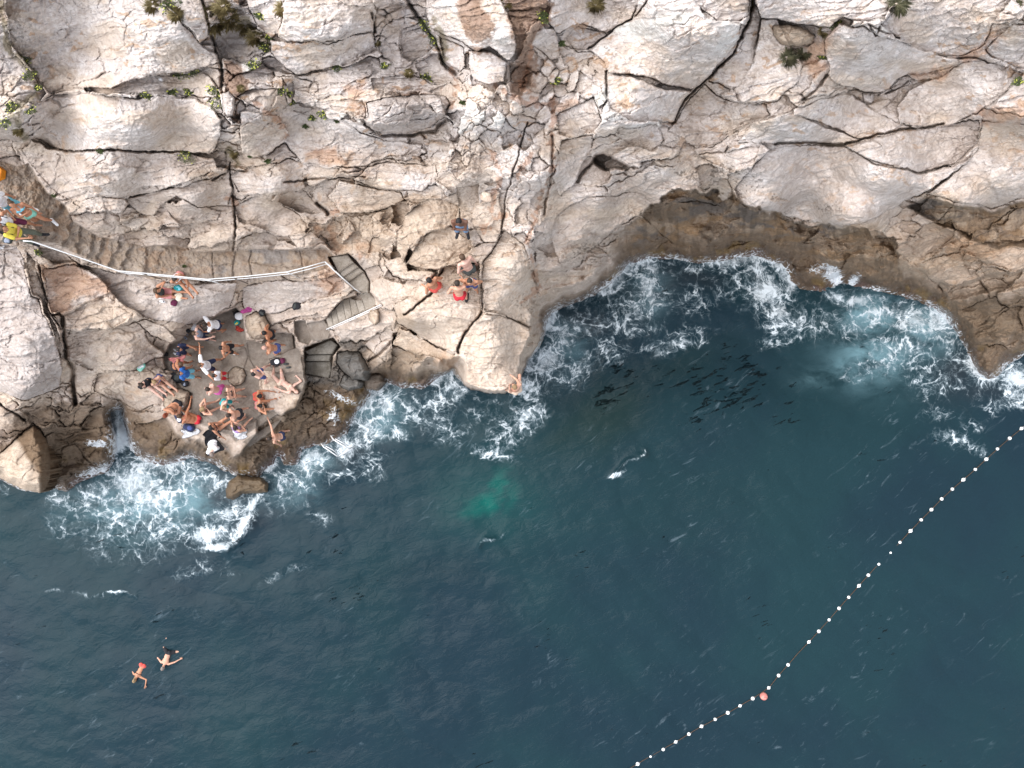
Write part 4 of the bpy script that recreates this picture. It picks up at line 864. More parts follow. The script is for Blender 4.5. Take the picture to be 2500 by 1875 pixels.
def railing(label, top, zt, posts, mid=0.45, gap=None, zfeet=None):
    """top: pixels the top tube passes, zt: its height there"""
    root = empty('handrail', at(top[0][0], top[0][1], zt[0] - 1.0), 0, label, 'railing')
    P = [at(u, v, z) for (u, v), z in zip(top, zt)]
    Pm = [p - Vector((0, 0, mid)) for p in P]
    def lay(name, pts, r, mat):
        bm = bmesh.new(); tube(bm, pts, r, 10); o = bm_obj(name, bm, mat, None); reparent(o, root); return o
    lay('top_rail', P, 0.018, WPAINT)
    lay('middle_rail', Pm[(gap or 0):], 0.014, WPAINT)
    for (i, t) in posts:
        p = P[i].lerp(P[min(i + 1, len(P) - 1)], t)
        g = p.z - 1.55
        lay('post', [p, Vector((p.x, p.y, g))], 0.022, DPOST if (i + t) % 1 else WPAINT)
railing('long white tube handrail bending along the seaward edge of the walkway', [(56,588),(76,589),(180,624),(287,661),(396,671),(506,682),(605,674),(700,664),(748,652),(793,639)], [9.8,9.7,8.85,8.3,7.75,7.35,7.12,6.98,6.95,6.9], [(1,0),(3,0),(3,.5),(5,0),(5,.6),(7,0),(9,0)], 0.42, 3)
railing('short white handrail descending beside the upper concrete steps', [(794,640),(828,672),(864,704)], [6.9,6.45,6.05], [(0,.5),(2,0)], 0.42)
railing('pair of white tubes along the lower concrete steps below the jumping rock', [(797,804),(862,775),(929,744)], [4.3,4.95,5.6], [(0,.05),(1,0),(2,0)], 0.35)
# bathing ladder
root = empty('pool_ladder', at(815, 1090, 0.4), 0, 'white steel bathing ladder bolted to the wet rock in the surf', 'ladder')
for a_, b_, c_ in (((808,1064),(814,1073),(849,1094)), ((784,1083),(790,1091),(822,1113))):
    p0 = at(*a_, 1.0); p1 = at(*b_, 1.35); p2 = at(*c_, 1.1); p3 = Vector((p2.x, p2.y, -0.9)); p1b = at(b_[0] + 14, b_[1] + 9, 1.38)
    bm = bmesh.new(); tube(bm, [p0 - Vector((0, 0, .5)), p0, p1, p1b, p2, p2 + Vector((.04, -.03, -.15)), p3 + Vector((.04, -.03, 0))], 0.026, 10); o = bm_obj('rail', bm, WPAINT, None); reparent(o, root)
    bm = bmesh.new(); tube(bm, [p1 + Vector((0, 0, -.35)), p1b + Vector((0, 0, -.5)), p2 + Vector((-.08, .06, -.45))], 0.022, 8); o = bm_obj('brace', bm, WPAINT, None); reparent(o, root)
for k in range(5):
    za = 0.95 - 0.28 * k; bm = bmesh.new(); A_ = at(849, 1094, 1.1); B_ = at(822, 1113, 1.1)
    tube(bm, [Vector((A_.x + .04, A_.y - .03, za)), Vector((B_.x + .04, B_.y - .03, za))], 0.02, 8); o = bm_obj('rung', bm, WPAINT, None); reparent(o, root)
# swimming-area line of floats
BU = [(2494,1046),(2465,1070),(2435,1096),(2408,1121),(2381,1146),(2352,1171),(2325,1194),(2299,1218),(2274,1244),(2249,1269),(2223,1296),(2197,1324),(2173,1349),(2145,1377),(2120,1404),(2097,1430),(2072,1458),(2048,1485),(2024,1513),(1999,1541),(1975,1567),(1924,1623),(1901,1649),(1877,1679),(1838,1705),(1807,1723),(1777,1740),(1746,1756),(1713,1773),(1682,1792),(1650,1811),(1619,1829),(1588,1846),(1557,1865)]
FLOATW = plain('float_plastic', (0.85, 0.85, 0.84), 0.4, 0.04, 8, spec=0.4)
bm = bmesh.new(); sphere(bm, (0, 0, 0), (0.078, 0.078, 0.068), 16, 10)
tube(bm, [(-0.11, 0, 0), (0.11, 0, 0)], 0.022, 8)
proto = bm_obj('float', bm, FLOATW, None); gname = 'white floats strung on the rope that closes off the swimming area'
n = len(BU)
for i, (u, v) in enumerate(BU):
    o = proto if i == 0 else proto.copy()
    if i: col.objects.link(o)
    o.location = at(u, v, 0.04 - 0.03 * ((i * 7) % 5) / 5); o.scale = [1 + .09 * math.sin(i * 2.7)] * 3; a_ = BU[min(i + 1, n - 1)]; b_ = BU[max(i - 1, 0)]
    o.rotation_euler = (0, 0, math.atan2(-(a_[1] - b_[1]), a_[0] - b_[0]))
    pos_ = ('at the right edge of the picture' if i == 0 else 'nearest the bottom edge of the picture' if i == n - 1 else 'just above and right of the pink buoy' if (u, v) == (1877, 1679) else 'just below and left of the pink buoy' if (u, v) == (1838, 1705) else None)
    if pos_: lab = 'small white float on the swimming-area rope, ' + pos_
    else:
        k = i
        lab = 'small white float, number %d counting down the rope from the right edge' % (k + 1) if i < 24 else 'small white float, number %d counting up the rope from the bottom edge' % (n - k)
    tag(o, lab, 'float', gname)
bm = bmesh.new(); pts = []
full = BU[:21] + [(1948, 1595)] + BU[21:] + [(1490, 1903), (1420, 1940)]; full = [(2560, 990)] + full
for i in range(len(full) - 1):
    p, q = full[i], full[i + 1]
    for t in (0, 0.33, 0.66):
        j = 1.2 * math.sin(i * 3.1 + t * 5)
        pts.append(at(p[0] + (q[0] - p[0]) * t + j, p[1] + (q[1] - p[1]) * t - j, 0.035 + 0.02 * math.sin(t * 3.1)))
tube(bm, pts, 0.016, 6); o = bm_obj('rope', bm, plain('dirty_rope', (0.07, 0.045, 0.03), 0.9, 0.3, 40), None)
tag(o, 'thin brown rope across the water carrying the row of white floats', 'rope')
root = empty('marker_buoy', at(1863, 1698, 0), 0, 'larger faded pink round buoy beside the line of white floats', 'buoy')
bm = bmesh.new(); sphere(bm, (0, 0, 0.08), (0.17, 0.17, 0.18), 20, 14); bm_obj('ball', bm, plain('faded_pink', (0.62, 0.26, 0.22), 0.5, 0.12, 6, c2=(0.55, 0.19, 0.16)), root)
bm = bmesh.new(); tube(bm, [(0, 0, .24), (0, 0, .31)], 0.05, 10); bm_obj('collar', bm, plain('faded_pink', (0, 0, 0)), root)
bm = bmesh.new(); tube(bm, [(0, 0, 0), (0, 0, -1.5)], 0.012, 6); bm_obj('mooring_rope', bm, plain('dirty_rope', (0, 0, 0)), root)

# ------------------------------------------------------------------ plants on the cliff
rnd = random.Random(5)
def leafmat(name, c1, c2):
    b = NB(name); oi = b.n('ShaderNodeTexCoord').outputs['Object']; n1 = b.noise(oi, 14, 3)
    b.l(b.mix(b.maprange(n1.outputs[0], 0.35, 0.65), c1 + (1,), c2 + (1,)), b.b.inputs['Base Color']); b.b.inputs['Roughness'].default_value = 0.75
    return b.m
LEAF = leafmat('green_leaves', (0.05, 0.075, 0.02), (0.12, 0.14, 0.045)); DRY = leafmat('dry_grass', (0.17, 0.13, 0.05), (0.30, 0.24, 0.11)); SCRUB = leafmat('dark_scrub', (0.07, 0.07, 0.035), (0.14, 0.13, 0.07))
YEL = plain('yellow_petals', (0.45, 0.46, 0.09), 0.7, 0.2, 30)
def tuft(kind, size, seed):
    r_ = random.Random(seed); bm = bmesh.new(); nb = int(240 if kind == 'grass' else 420)
    for i in range(nb):
        a_ = r_.uniform(0, 2 * math.pi); rad = size * math.sqrt(r_.random())
        if kind == 'grass':
            b0 = Vector((math.cos(a_) * rad * .35, math.sin(a_) * rad * .35, -0.03)); L = size * r_.uniform(.6, 1.25); a2_ = a_ + r_.uniform(-.7, .7)
            tip = b0 + Vector((math.cos(a2_) * L * .9, math.sin(a2_) * L * .9 - size * .25, L * r_.uniform(.15, .8))); midp = b0.lerp(tip, .5) + Vector((0, 0, L * .22)); w_ = 0.006 + .004 * r_.random()
            s_ = Vector((-math.sin(a2_), math.cos(a2_), 0)) * w_
            v_ = [bm.verts.new(x) for x in (b0 - s_, b0 + s_, midp + s_ * .8, tip, midp - s_ * .8)]; bm.faces.new(v_)
        else:
            k = 1 - (rad / size) ** 2; c = Vector((math.cos(a_) * rad * (1 + .4 * math.sin(3 * a_ + seed)), math.sin(a_) * rad * .75, r_.uniform(-.02, .45) * size * (0.3 + k)))
            d = Vector((r_.uniform(-1, 1), r_.uniform(-1, 1), r_.uniform(0, 1))).normalized(); s_ = d.orthogonal().normalized(); L = r_.uniform(.02, .045); w_ = L * .38
            v_ = [bm.verts.new(x) for x in (c, c + d * L * .5 + s_ * w_, c + d * L, c + d * L * .5 - s_ * w_)]; bm.faces.new(v_)
    return bm
def flowers(size, seed, nfl):
    r_ = random.Random(seed + 50); bm = bmesh.new()
    for i in range(nfl):
        a_ = r_.uniform(0, 2 * math.pi); rad = size * math.sqrt(r_.random()) * 1.05
        c = Vector((math.cos(a_) * rad, math.sin(a_) * rad * .8, size * .45 * (1.2 - (rad / size) ** 2 * .8) + .01))
        bmesh.ops.create_circle(bm, cap_ends=True, segments=6, radius=r_.uniform(.012, .024), matrix=Matrix.Translation(c) @ Matrix.Rotation(r_.uniform(-.5, .5), 4, 'X'))
    return bm
PL = [ # u, v, kind, size m, where
(62,150,'f',.18,'at the left end of the big top-left slab'),(72,185,'f',.22,'in the crack left of the top-left slab'),(92,215,'f',.12,'lowest in the crack left of the top-left slab'),
(30,262,'f',.2,'below the leftmost slab beside the picture edge'),(75,270,'f',.16,'between the leftmost slab and the long rounded block'),(14,300,'f',.22,'on the grey rubble at the left edge'),(48,318,'g',.16,'in the rubble left of the long rounded block'),
(372,12,'g',.22,'at the top edge on the point of the triangular slab'),(415,18,'f',.26,'hanging over the upper left crack by the top edge'),(430,35,'g',.2,'beside the triangular slab at the top'),
(505,25,'g',.2,'in the soil gully top end'),(545,18,'g',.26,'above the gully, right side at the top'),(528,58,'g',.3,'on the left of the arching dry grass'),(562,48,'g',.32,'in the middle of the arching dry grass'),(598,62,'g',.3,'right of the arching dry grass crest'),(622,90,'g',.26,'lower right end of the arching dry grass'),(645,112,'f',.18,'below the arching dry grass'),
(636,40,'f',.14,'on the white slab right of the dry grass'),(692,22,'g',.22,'in the vertical crack left of the smooth top slab'),(660,92,'f',.12,'in the crack corner left of the smooth top slab'),
(618,160,'f',.2,'alone on the rubble below the triangular slab'),(440,184,'f',.2,'left part under the lip of the top-left slab'),(478,178,'f',.24,'right part under the lip of the top-left slab'),(358,236,'f',.15,'left on the ledge above the rounded block'),(420,228,'f',.16,'middle of the ledge above the rounded block'),(460,226,'f',.14,'right on the ledge above the rounded block'),
(520,222,'f',.18,'upper clump by the upright pale stone'),(530,252,'f',.26,'large yellow clump left of the upright pale stone'),(455,384,'f',.28,'right half below the long rounded block'),(246,370,'f',.1,'small, in the joint under the long rounded block'),(572,375,'g',.16,'in the dark hollow of the vertical joint'),
(588,215,'g',.12,'on the right side of the soil patch'),(685,222,'f',.18,'on the small slabs right of the soil patch'),(705,232,'f',.12,'tiny, right of the small slabs'),(712,250,'f',.12,'below the small slabs right of the soil patch'),(764,288,'f',.14,'left above the orange-tinted slab'),(790,282,'f',.16,'middle above the orange-tinted slab'),(747,308,'f',.1,'lowest above the orange-tinted slab'),(824,296,'f',.08,'rightmost above the orange-tinted slab'),
(825,162,'f',.2,'under the smooth slab at the upper middle left'),(940,160,'f',.12,'under the square slab at the upper middle'),(1000,178,'g',.14,'left above the striped lens-shaped slab'),(1040,192,'f',.2,'right above the striped lens-shaped slab'),(1042,62,'f',.24,'upper clump in the deep crack left of the soil patch'),(1062,98,'f',.22,'lower clump in the deep crack left of the soil patch'),(922,105,'g',.1,'in the dark hole of the vertical joint'),
(1130,250,'f',.09,'small, on the broken rock below the gully'),(1230,8,'g',.22,'at the top of the brown soil gully'),(1325,42,'f',.18,'right side of the brown soil gully'),(1371,108,'f',.1,'in the crack right of the gully'),(1357,198,'f',.16,'on the broken rock right of the gully'),(1455,12,'g',.24,'spiky, alone on the slab at the top middle'),
(1838,12,'g',.16,'in the wide crack at the top right'),(1828,50,'f',.12,'lower in the wide crack at the top right'),(2040,64,'f',.2,'under the long top slab at the right'),(2010,78,'g',.16,'left, under the long top slab at the right'),(1922,140,'s',.26,'biggest of the three below the lodged tan rock'),(1962,130,'s',.2,'middle one below the lodged tan rock'),(2008,140,'f',.14,'rightmost below the lodged tan rock'),(2190,8,'s',.3,'at the top edge above the big right slab'),(2486,8,'s',.1,'at the very top right corner'),(2484,200,'f',.16,'at the right edge under the tilted slab'),
(94,618,'f',.14,'below the walkway by the orange-stained face'),(655,395,'f',.1,'under the ledge right of the vertical joint'),(612,380,'f',.1,'in the joint left of the ledge'),(450,650,'f',.06,'tiny, at the walkway edge'),(133,478,'f',.08,'at the inner edge of the walkway')]
words = {'f': 'green plant with yellow flowers ', 'g': 'tuft of dry grass ', 's': 'dark grey-green scrubby tuft '}
for i, (u, v, k, s, where) in enumerate(PL):
    z = ground(u, v); root = empty({'f': 'flowering_plant', 'g': 'grass_tuft', 's': 'scrub_tuft'}[k], at(u, v, z + 0.03), rnd.uniform(-.5, .5), words[k] + where, {'f': 'plant', 'g': 'grass tuft', 's': 'shrub'}[k], {'f': 'yellow flowering plants in the cliff cracks', 'g': 'dry grass tufts on the cliff', 's': 'scrubby tufts on the upper right cliff'}[k])
    bm_obj('blades' if k != 'f' else 'foliage', tuft('grass' if k != 'f' else 'leaf', s * .95, i), DRY if k == 'g' else (SCRUB if k == 's' else LEAF), root, smooth=False)
    if k == 'f' and s > .1: bm_obj('flowers', flowers(s * 1.1, i, int(70 * s)), YEL, root, smooth=False)['kind'] = 'stuff'
# ------------------------------------------------------------------ people
def V3(*a): return Vector(a)
def capsule(bm, a, b, ra, rb, seg=10):
    a = Vector(a); b = Vector(b)
    sphere(bm, a, ra, seg, 7); sphere(bm, b, rb, seg, 7)
    if (b - a).length > 1e-4: tube(bm, [a, b], ra, seg, rb)
def frame(up, fwd):
    z = Vector(up).normalized(); y = Vector(fwd); y = (y - z * y.dot(z)).normalized(); x = y.cross(z)
    return Matrix((x, y, z)).transposed()
def ik(a, t, l1, l2, hint):
    d = t - a; L = min(max(d.length, abs(l1 - l2) + 1e-3), (l1 + l2) * .995); d = d.normalized(); x = (l1 * l1 - l2 * l2 + L * L) / (2 * L)
    h = math.sqrt(max(l1 * l1 - x * x, 0)); p = Vector(hint); p = p - d * p.dot(d)
    p = p.normalized() if p.length > 1e-4 else d.orthogonal().normalized()
    return a + d * x + p * h, a + d * L
SKEL = {}
def skeleton(pose, arms=('down', 'down'), lean=0.0, side=0.0, stride=0.0, twist=0.0, look=(0, 0)):
    """local space: x right, y forward, z up, origin on the ground. returns joints"""
    J = {}; kn_h = [V3(-.2, 1, 0), V3(.2, 1, 0)]
    if pose in ('stand', 'bend'):
        pel = V3(0, -.02, .93); up = V3(side, lean, 1).normalized(); an = [V3(-.13 - abs(stride) * .2, stride, .08), V3(.13 + abs(stride) * .2, -stride, .08)]
        pel.z -= .25 * abs(stride) ** 1.3 + .05 * lean; pel.y -= .18 * lean; fwd = V3(0, 1, 0)
    elif pose == 'crouch':
        pel = V3(0, -.12, .38); up = V3(side, .55 + lean, 1).normalized(); an = [V3(-.17, .12, .08), V3(.17, .05, .08)]; fwd = V3(0, 1, 0); kn_h = [V3(-.5, 1, .4), V3(.5, 1, .4)]
    elif pose == 'sit':        # knees up
        pel = V3(0, 0, .13); up = V3(side, .28 + lean, 1).normalized(); an = [V3(-.13, .58, .08), V3(.13, .62, .08)]; fwd = V3(0, 1, 0); kn_h = [V3(-.2, 0, 1), V3(.2, 0, 1)]
    elif pose == 'sitlong':    # legs stretched out
        pel = V3(0, 0, .13); up = V3(side, .05 + lean, 1).normalized(); an = [V3(-.09, .84, .08), V3(.12, .86, .08)]; fwd = V3(0, 1, 0); kn_h = [V3(0, 0, 1), V3(0, 0, 1)]
    elif pose == 'cross':
        pel = V3(0, 0, .13); up = V3(side, .25 + lean, 1).normalized(); an = [V3(.16, .30, .07), V3(-.14, .36, .09)]; fwd = V3(0, 1, 0); kn_h = [V3(-1, .3, .3), V3(1, .3, .3)]
    elif pose == 'lie':        # on the back, head toward -y
        pel = V3(0, 0, .12); up = V3(side, -1, .10).normalized(); an = [V3(-.14, .62, .08), V3(.10, .55, .10)]; fwd = V3(0, .1, 1); kn_h = [V3(-.3, 0, 1), V3(.3, 0, 1)]
    elif pose == 'swim':       # face down, head toward +y
        pel = V3(0, 0, -.13); up = V3(side, 1, .16).normalized(); an = [V3(-.35, -.58, -.20), V3(.28, -.68, -.16)]; fwd = V3(0, 0, -1); kn_h = [V3(-1, 0, -.3), V3(1, 0, -.3)]
    elif pose == 'climb':      # clinging to a steep face below, facing it
        pel = V3(0, -.35, -.45); up = V3(side, .15, 1).normalized(); an = [V3(-.22, -.20, -1.05), V3(.2, -.18, -.85)]; fwd = V3(0, 1, 0); kn_h = [V3(-.8, 1, .2), V3(.8, 1, .2)]
    M = frame(up, fwd); tw = Matrix.Rotation(twist, 3, 'Z'); Mt = M @ tw
    J['up'] = up; J['M'] = M; J['Mt'] = Mt; J['pel'] = pel; J['hip'] = [pel + M @ V3(-.09, 0, -.03), pel + M @ V3(.09, 0, -.03)]
    J['wai'] = pel + M @ V3(0, 0, .18); J['che'] = pel + Mt @ V3(0, .0, .38); J['nek'] = pel + Mt @ V3(0, -.01, .56)
    bendh = .35 if lean > .3 else .12
    J['hed'] = pel + Mt @ V3(look[0], .04 + look[1], .70)
    J['sho'] = [pel + Mt @ V3(-.185, 0, .49), pel + Mt @ V3(.185, 0, .49)]
    if pose == 'swim' : J['hed'] = pel + Mt @ V3(0, -.08, .70)
    if an is not None:
        J['kne'] = []; J['ank'] = []
        for i in (0, 1):
            k, a = ik(J['hip'][i], an[i], .43, .43, kn_h[i]); J['kne'].append(k); J['ank'].append(a)
    J['foot'] = []
    for i in (0, 1):
        if pose == 'lie': d = V3(0, .35, .9)
        elif pose == 'sitlong': d = V3(0, .35, .9)
        elif pose == 'swim': d = V3(0, -1, -.3)
        elif pose == 'cross': d = V3((1, -1)[i], .3, 0)
        elif pose == 'climb': d = V3(0, 1, -.1)
        else: d = V3((-.25, .25)[i], 1, -.18)
        J['foot'].append(J['ank'][i] + d.normalized() * .17 + (V3(0, 0, -.02) if pose not in ('lie', 'sitlong', 'swim') else V3(0, 0, 0)))
    J['elb'] = []; J['han'] = []
    for i in (0, 1):
        s = (-1, 1)[i]; a = arms[i]; S = J['sho'][i]
        L = lambda x, y, z: pel + Mt @ V3(x * s, y, z)
        if a == 'down': t, h = L(.26, .06, -.03), Mt @ V3(s, -1, 0)
        elif a == 'hip': t, h = L(.17, .06, .08), Mt @ V3(s * 2, -1, 0)
        elif a == 'fold': t, h = L(-.10, .20, .30), Mt @ V3(s, .6, -1)
        elif a == 'head': t, h = L(.10, .16, .68), Mt @ V3(s, 1, .2)
        elif a == 'fwd': t, h = L(.12, .46, .26), Mt @ V3(s, -.2, -1)
        elif a == 'out': t, h = L(.70, .12, .44), Mt @ V3(0, -1, -1)
        elif a == 'outup': t, h = L(.62, .22, .62), Mt @ V3(s, 0, -1)
        elif a == 'lap': t, h = L(.04, .30, .08), Mt @ V3(s, -.3, -.5)
        elif a == 'prop': t, h = V3(pel.x + s * .26, pel.y - .30, .05), V3(s, -1, 0)
        elif a == 'knee': t, h = (J['kne'][i] + V3(-s * .05, .05, .07)), V3(s, 0, -.6)
        elif a == 'ankle': t, h = (J['ank'][i] + V3(s * .03, .02, .12)), V3(s, 0, .2)
        elif a == 'upfwd': t, h = L(.22, .45, .70), Mt @ V3(s, 0, -1)
        elif a == 'side': t, h = V3(pel.x + s * .60, pel.y + .05, .06), V3(0, -1, .2)
        elif a == 'stroke': t, h = L(.55, -.02, .72), Mt @ V3(s, 0, .1)
        elif a == 'sweep': t, h = L(.62, .05, .16), Mt @ V3(s, 0, 1)
        elif a == 'reach': t, h = L(.10, .10, 1.02), Mt @ V3(s, -.5, 0)
        else: t, h = a
        e_, hd = ik(S, t, .28, .25, h); J['elb'].append(e_); J['han'].append(hd)
    return J
def build_mesh(name, bm, voxel, smooth_it=2):
    me = bpy.data.meshes.new(name); bm.to_mesh(me); bm.free()
    o = bpy.data.objects.new('tmp', me); col.objects.link(o)
    m = o.modifiers.new('r', 'REMESH'); m.mode = 'VOXEL'; m.voxel_size = voxel; m.use_smooth_shade = True
    s = o.modifiers.new('s', 'SMOOTH'); s.factor = 0.5; s.iterations = smooth_it
    dg = bpy.context.evaluated_depsgraph_get(); out = bpy.data.meshes.new_from_object(o.evaluated_get(dg)); out.name = name
    bpy.data.objects.remove(o); bpy.data.meshes.remove(me)
    return out
def skin(name, c): 
    b = NB(name); P = b.n('ShaderNodeTexCoord').outputs['Object']; n1 = b.noise(P, 5, 4, 0.6); n2 = b.noise(P, 40, 2)
    d = tuple(x * y for x, y in zip(c, (.86, .76, .72))) + (1,)
    k = b.mix(b.maprange(n1.outputs[0], .35, .65), d, c + (1,)); b.l(k, b.b.inputs['Base Color']); b.b.inputs['Roughness'].default_value = .5
    b.b.inputs['Specular IOR Level'].default_value = .35; b.l(b.bump(n2.outputs[0], .15, .01), b.b.inputs['Normal']); return b.m
SK = {'pale': skin('skin_pale', (.66, .43, .35)), 'fair': skin('skin_fair', (.60, .35, .25)), 'tan': skin('skin_tan', (.50, .25, .15)), 'bronze': skin('skin_bronze', (.42, .185, .10)), 'brown': skin('skin_brown', (.17, .085, .055))}
HR = {n: plain('hair_' + n, c, .6, .35, 60, bump=.6) for n, c in dict(black=(.014, .012, .012), dark=(.035, .024, .018), brown=(.085, .05, .03), blond=(.27, .18, .095), red=(.20, .045, .02), grey=(.20, .16, .14), bald=(.50, .30, .24)).items()}
FAB = {}
def fab(n, c):
    if n not in FAB: FAB[n] = plain('cloth_' + n, c, .85, .10, 25, bump=.3)
    return FAB[n]
COLS = dict(white=(.80, .80, .82), black=(.018, .018, .022), navy=(.025, .032, .075), grey=(.24, .27, .34), red=(.55, .03, .045), pink=(.60, .12, .38), teal=(.02, .30, .32), blue=(.03, .13, .42), lightblue=(.20, .55, .68), mint=(.25, .58, .47), maroon=(.12, .02, .055), yellow=(.66, .54, .08), charcoal=(.055, .06, .058), denim=(.16, .24, .36), coral=(.66, .10, .08), beige=(.60, .46, .36), lilac=(.42, .26, .52), cream=(.68, .62, .50), olive=(.12, .13, .10), rose=(.62, .25, .24), dkblue=(.06, .08, .22))
def person(u, v, head_deg, label, pose='stand', arms=('down', 'down'), tone='tan', hair='dark', hairlen='short', wear=(), h=1.72, lean=0.0, side=0.0, stride=0.0, twist=0.0, z=None, cat='person', shoes=None, look=(0, 0), group='bathers on the rocks'):
    J = skeleton(pose, arms, lean, side, stride, twist, look); k = h / 1.75
    z0 = ground(u, v) if z is None else z
    root = empty('person', at(u, v, z0), R(head_deg) - math.pi / 2, label, cat, group); root.scale = (k * 1.12, k * 1.12, k * 1.04)
    M, Mt, pel = J['M'], J['Mt'], J['pel']; fem = 'f' in wear
    bm = bmesh.new()
    sphere(bm, J['che'] + Mt @ V3(0, .005, .0), (.165 if not fem else .145, .112, .16), 14, 10, Mt)
    sphere(bm, J['nek'] + Mt @ V3(0, -.01, -.09), (.17 if not fem else .145, .085, .075), 14, 8, Mt)
    sphere(bm, J['wai'], (.135 if not fem else .12, .10, .16), 14, 10, M)
    sphere(bm, pel, (.155 if not fem else .165, .115, .12), 14, 10, M)
    for s in (-1, 1): sphere(bm, pel + M @ V3(.075 * s, -.05, -.04), (.085, .085, .095), 10, 8, M)
    if fem:
        for s in (-1, 1): sphere(bm, J['che'] + Mt @ V3(.07 * s, .085, .03), (.062, .05, .06), 10, 8, Mt)
    capsule(bm, J['nek'] - Mt @ V3(0, 0, .03), J['hed'] - Mt @ V3(0, .02, .06), .058, .052)
    H0 = J['hed']; sphere(bm, H0 + Mt @ V3(0, -.01, .02), (.077, .097, .10), 14, 12, Mt); sphere(bm, H0 + Mt @ V3(0, .035, -.055), (.052, .062, .06), 12, 8, Mt)
    capsule(bm, H0 + Mt @ V3(0, .085, .01), H0 + Mt @ V3(0, .108, -.02), .010, .015, 8)
    for s in (-1, 1): sphere(bm, H0 + Mt @ V3(.078 * s, -.005, .0), (.014, .022, .034), 8, 6, Mt)
    fingers = bmesh.new()
    for i in (0, 1):
        s = (-1, 1)[i]
        capsule(bm, J['sho'][i] - Mt @ V3(s * .04, 0, .0), J['sho'][i], .058, .058); capsule(bm, J['sho'][i], J['elb'][i], .052, .040); capsule(bm, J['elb'][i], J['han'][i], .040, .026)
        d = (J['han'][i] - J['elb'][i]).normalized(); sd = d.cross(Mt @ V3(0, 1, 0)); sd = sd.normalized() if sd.length > .2 else d.orthogonal().normalized(); nrm = d.cross(sd)
        pc = J['han'][i] + d * .05; sphere(bm, pc, (.040, .018, .055), 10, 8, Matrix((sd, nrm, d)).transposed())
        for q, (off, L) in enumerate(((-.030, .060), (-.010, .075), (.011, .072), (.031, .055))):
            b0 = pc + d * .030 + sd * off; b1 = b0 + d * L * .55 + nrm * .008; b2 = b1 + d * L * .42 + nrm * .022
            tube(fingers, [b0, b1, b2], .0095, 6, .007)
        t0 = pc - d * .01 + sd * (-.032 * s); tube(fingers, [t0, t0 + (d * .6 - sd * s * .8).normalized() * .035, t0 + (d * .9 - sd * s * .5).normalized() * .062 + nrm * .01], .011, 6, .008)
        capsule(bm, J['hip'][i], J['kne'][i], .088 if fem else .084, .056, 12); capsule(bm, J['kne'][i], J['kne'][i].lerp(J['ank'][i], .35) - (J['foot'][i] - J['ank'][i]).normalized() * .015, .054, .055, 12)
        capsule(bm, J['kne'][i].lerp(J['ank'][i], .35), J['ank'][i], .052, .035, 10)
        fd_ = (J['foot'][i] - J['ank'][i]).normalized(); capsule(bm, J['ank'][i] - fd_ * .04 - V3(0, 0, .03 if pose not in ('lie', 'sitlong', 'swim') else 0), J['foot'][i] - V3(0, 0, .015), .035, .030, 10)
        capsule(bm, J['ank'][i], J['foot'][i], .036, .026, 10)
    me = build_mesh('body', bm, .019, 3)
    b2 = bmesh.new(); b2.from_mesh(me); tmp = bpy.data.meshes.new('f'); fingers.to_mesh(tmp); fingers.free(); b2.from_mesh(tmp); bpy.data.meshes.remove(tmp); b2.to_mesh(me); b2.free()
    me.polygons.foreach_set('use_smooth', [True] * len(me.polygons))
    body = link('body', me, SK[tone], root)
    # hair
    if hair != 'none':
        bm = bmesh.new(); sphere(bm, H0 + Mt @ V3(0, -.028, .038), (.086, .095, .092), 14, 12, Mt)
        if hairlen == 'short': sphere(bm, H0 + Mt @ V3(0, -.06, .0), (.078, .06, .08), 12, 8, Mt)
        if hairlen in ('long', 'verylong'):
            L = .30 if hairlen == 'long' else .42
            sphere(bm, H0 + Mt @ V3(0, -.07, -.02), (.088, .06, .11), 12, 8, Mt)
            capsule(bm, H0 + Mt @ V3(-.03, -.08, -.05), H0 + Mt @ V3(-.05, -.13, -L), .055, .035); capsule(bm, H0 + Mt @ V3(.03, -.08, -.05), H0 + Mt @ V3(.045, -.13, -L * .92), .055, .032)
            capsule(bm, H0 + Mt @ V3(0, -.09, -.05), H0 + Mt @ V3(.0, -.14, -L * 1.03), .055, .03)
            for s in (-1, 1): capsule(bm, H0 + Mt @ V3(s * .07, -.01, .03), H0 + Mt @ V3(s * .10, -.02, -.18), .035, .022)
        if hairlen == 'bun':
            sphere(bm, H0 + Mt @ V3(0, -.07, .0), (.08, .055, .08), 12, 8, Mt); sphere(bm, H0 + Mt @ V3(0, -.12, .09), .048, 10, 8)
        if hairlen == 'tail':
            sphere(bm, H0 + Mt @ V3(0, -.06, .0), (.08, .055, .08), 12, 8, Mt); capsule(bm, H0 + Mt @ V3(0, -.12, .03), H0 + Mt @ V3(.03, -.17, -.25), .035, .018)
        link('hair', build_mesh('hair', bm, .014, 1), HR[hair], root)
    hipw = lambda r_, lo, t: None
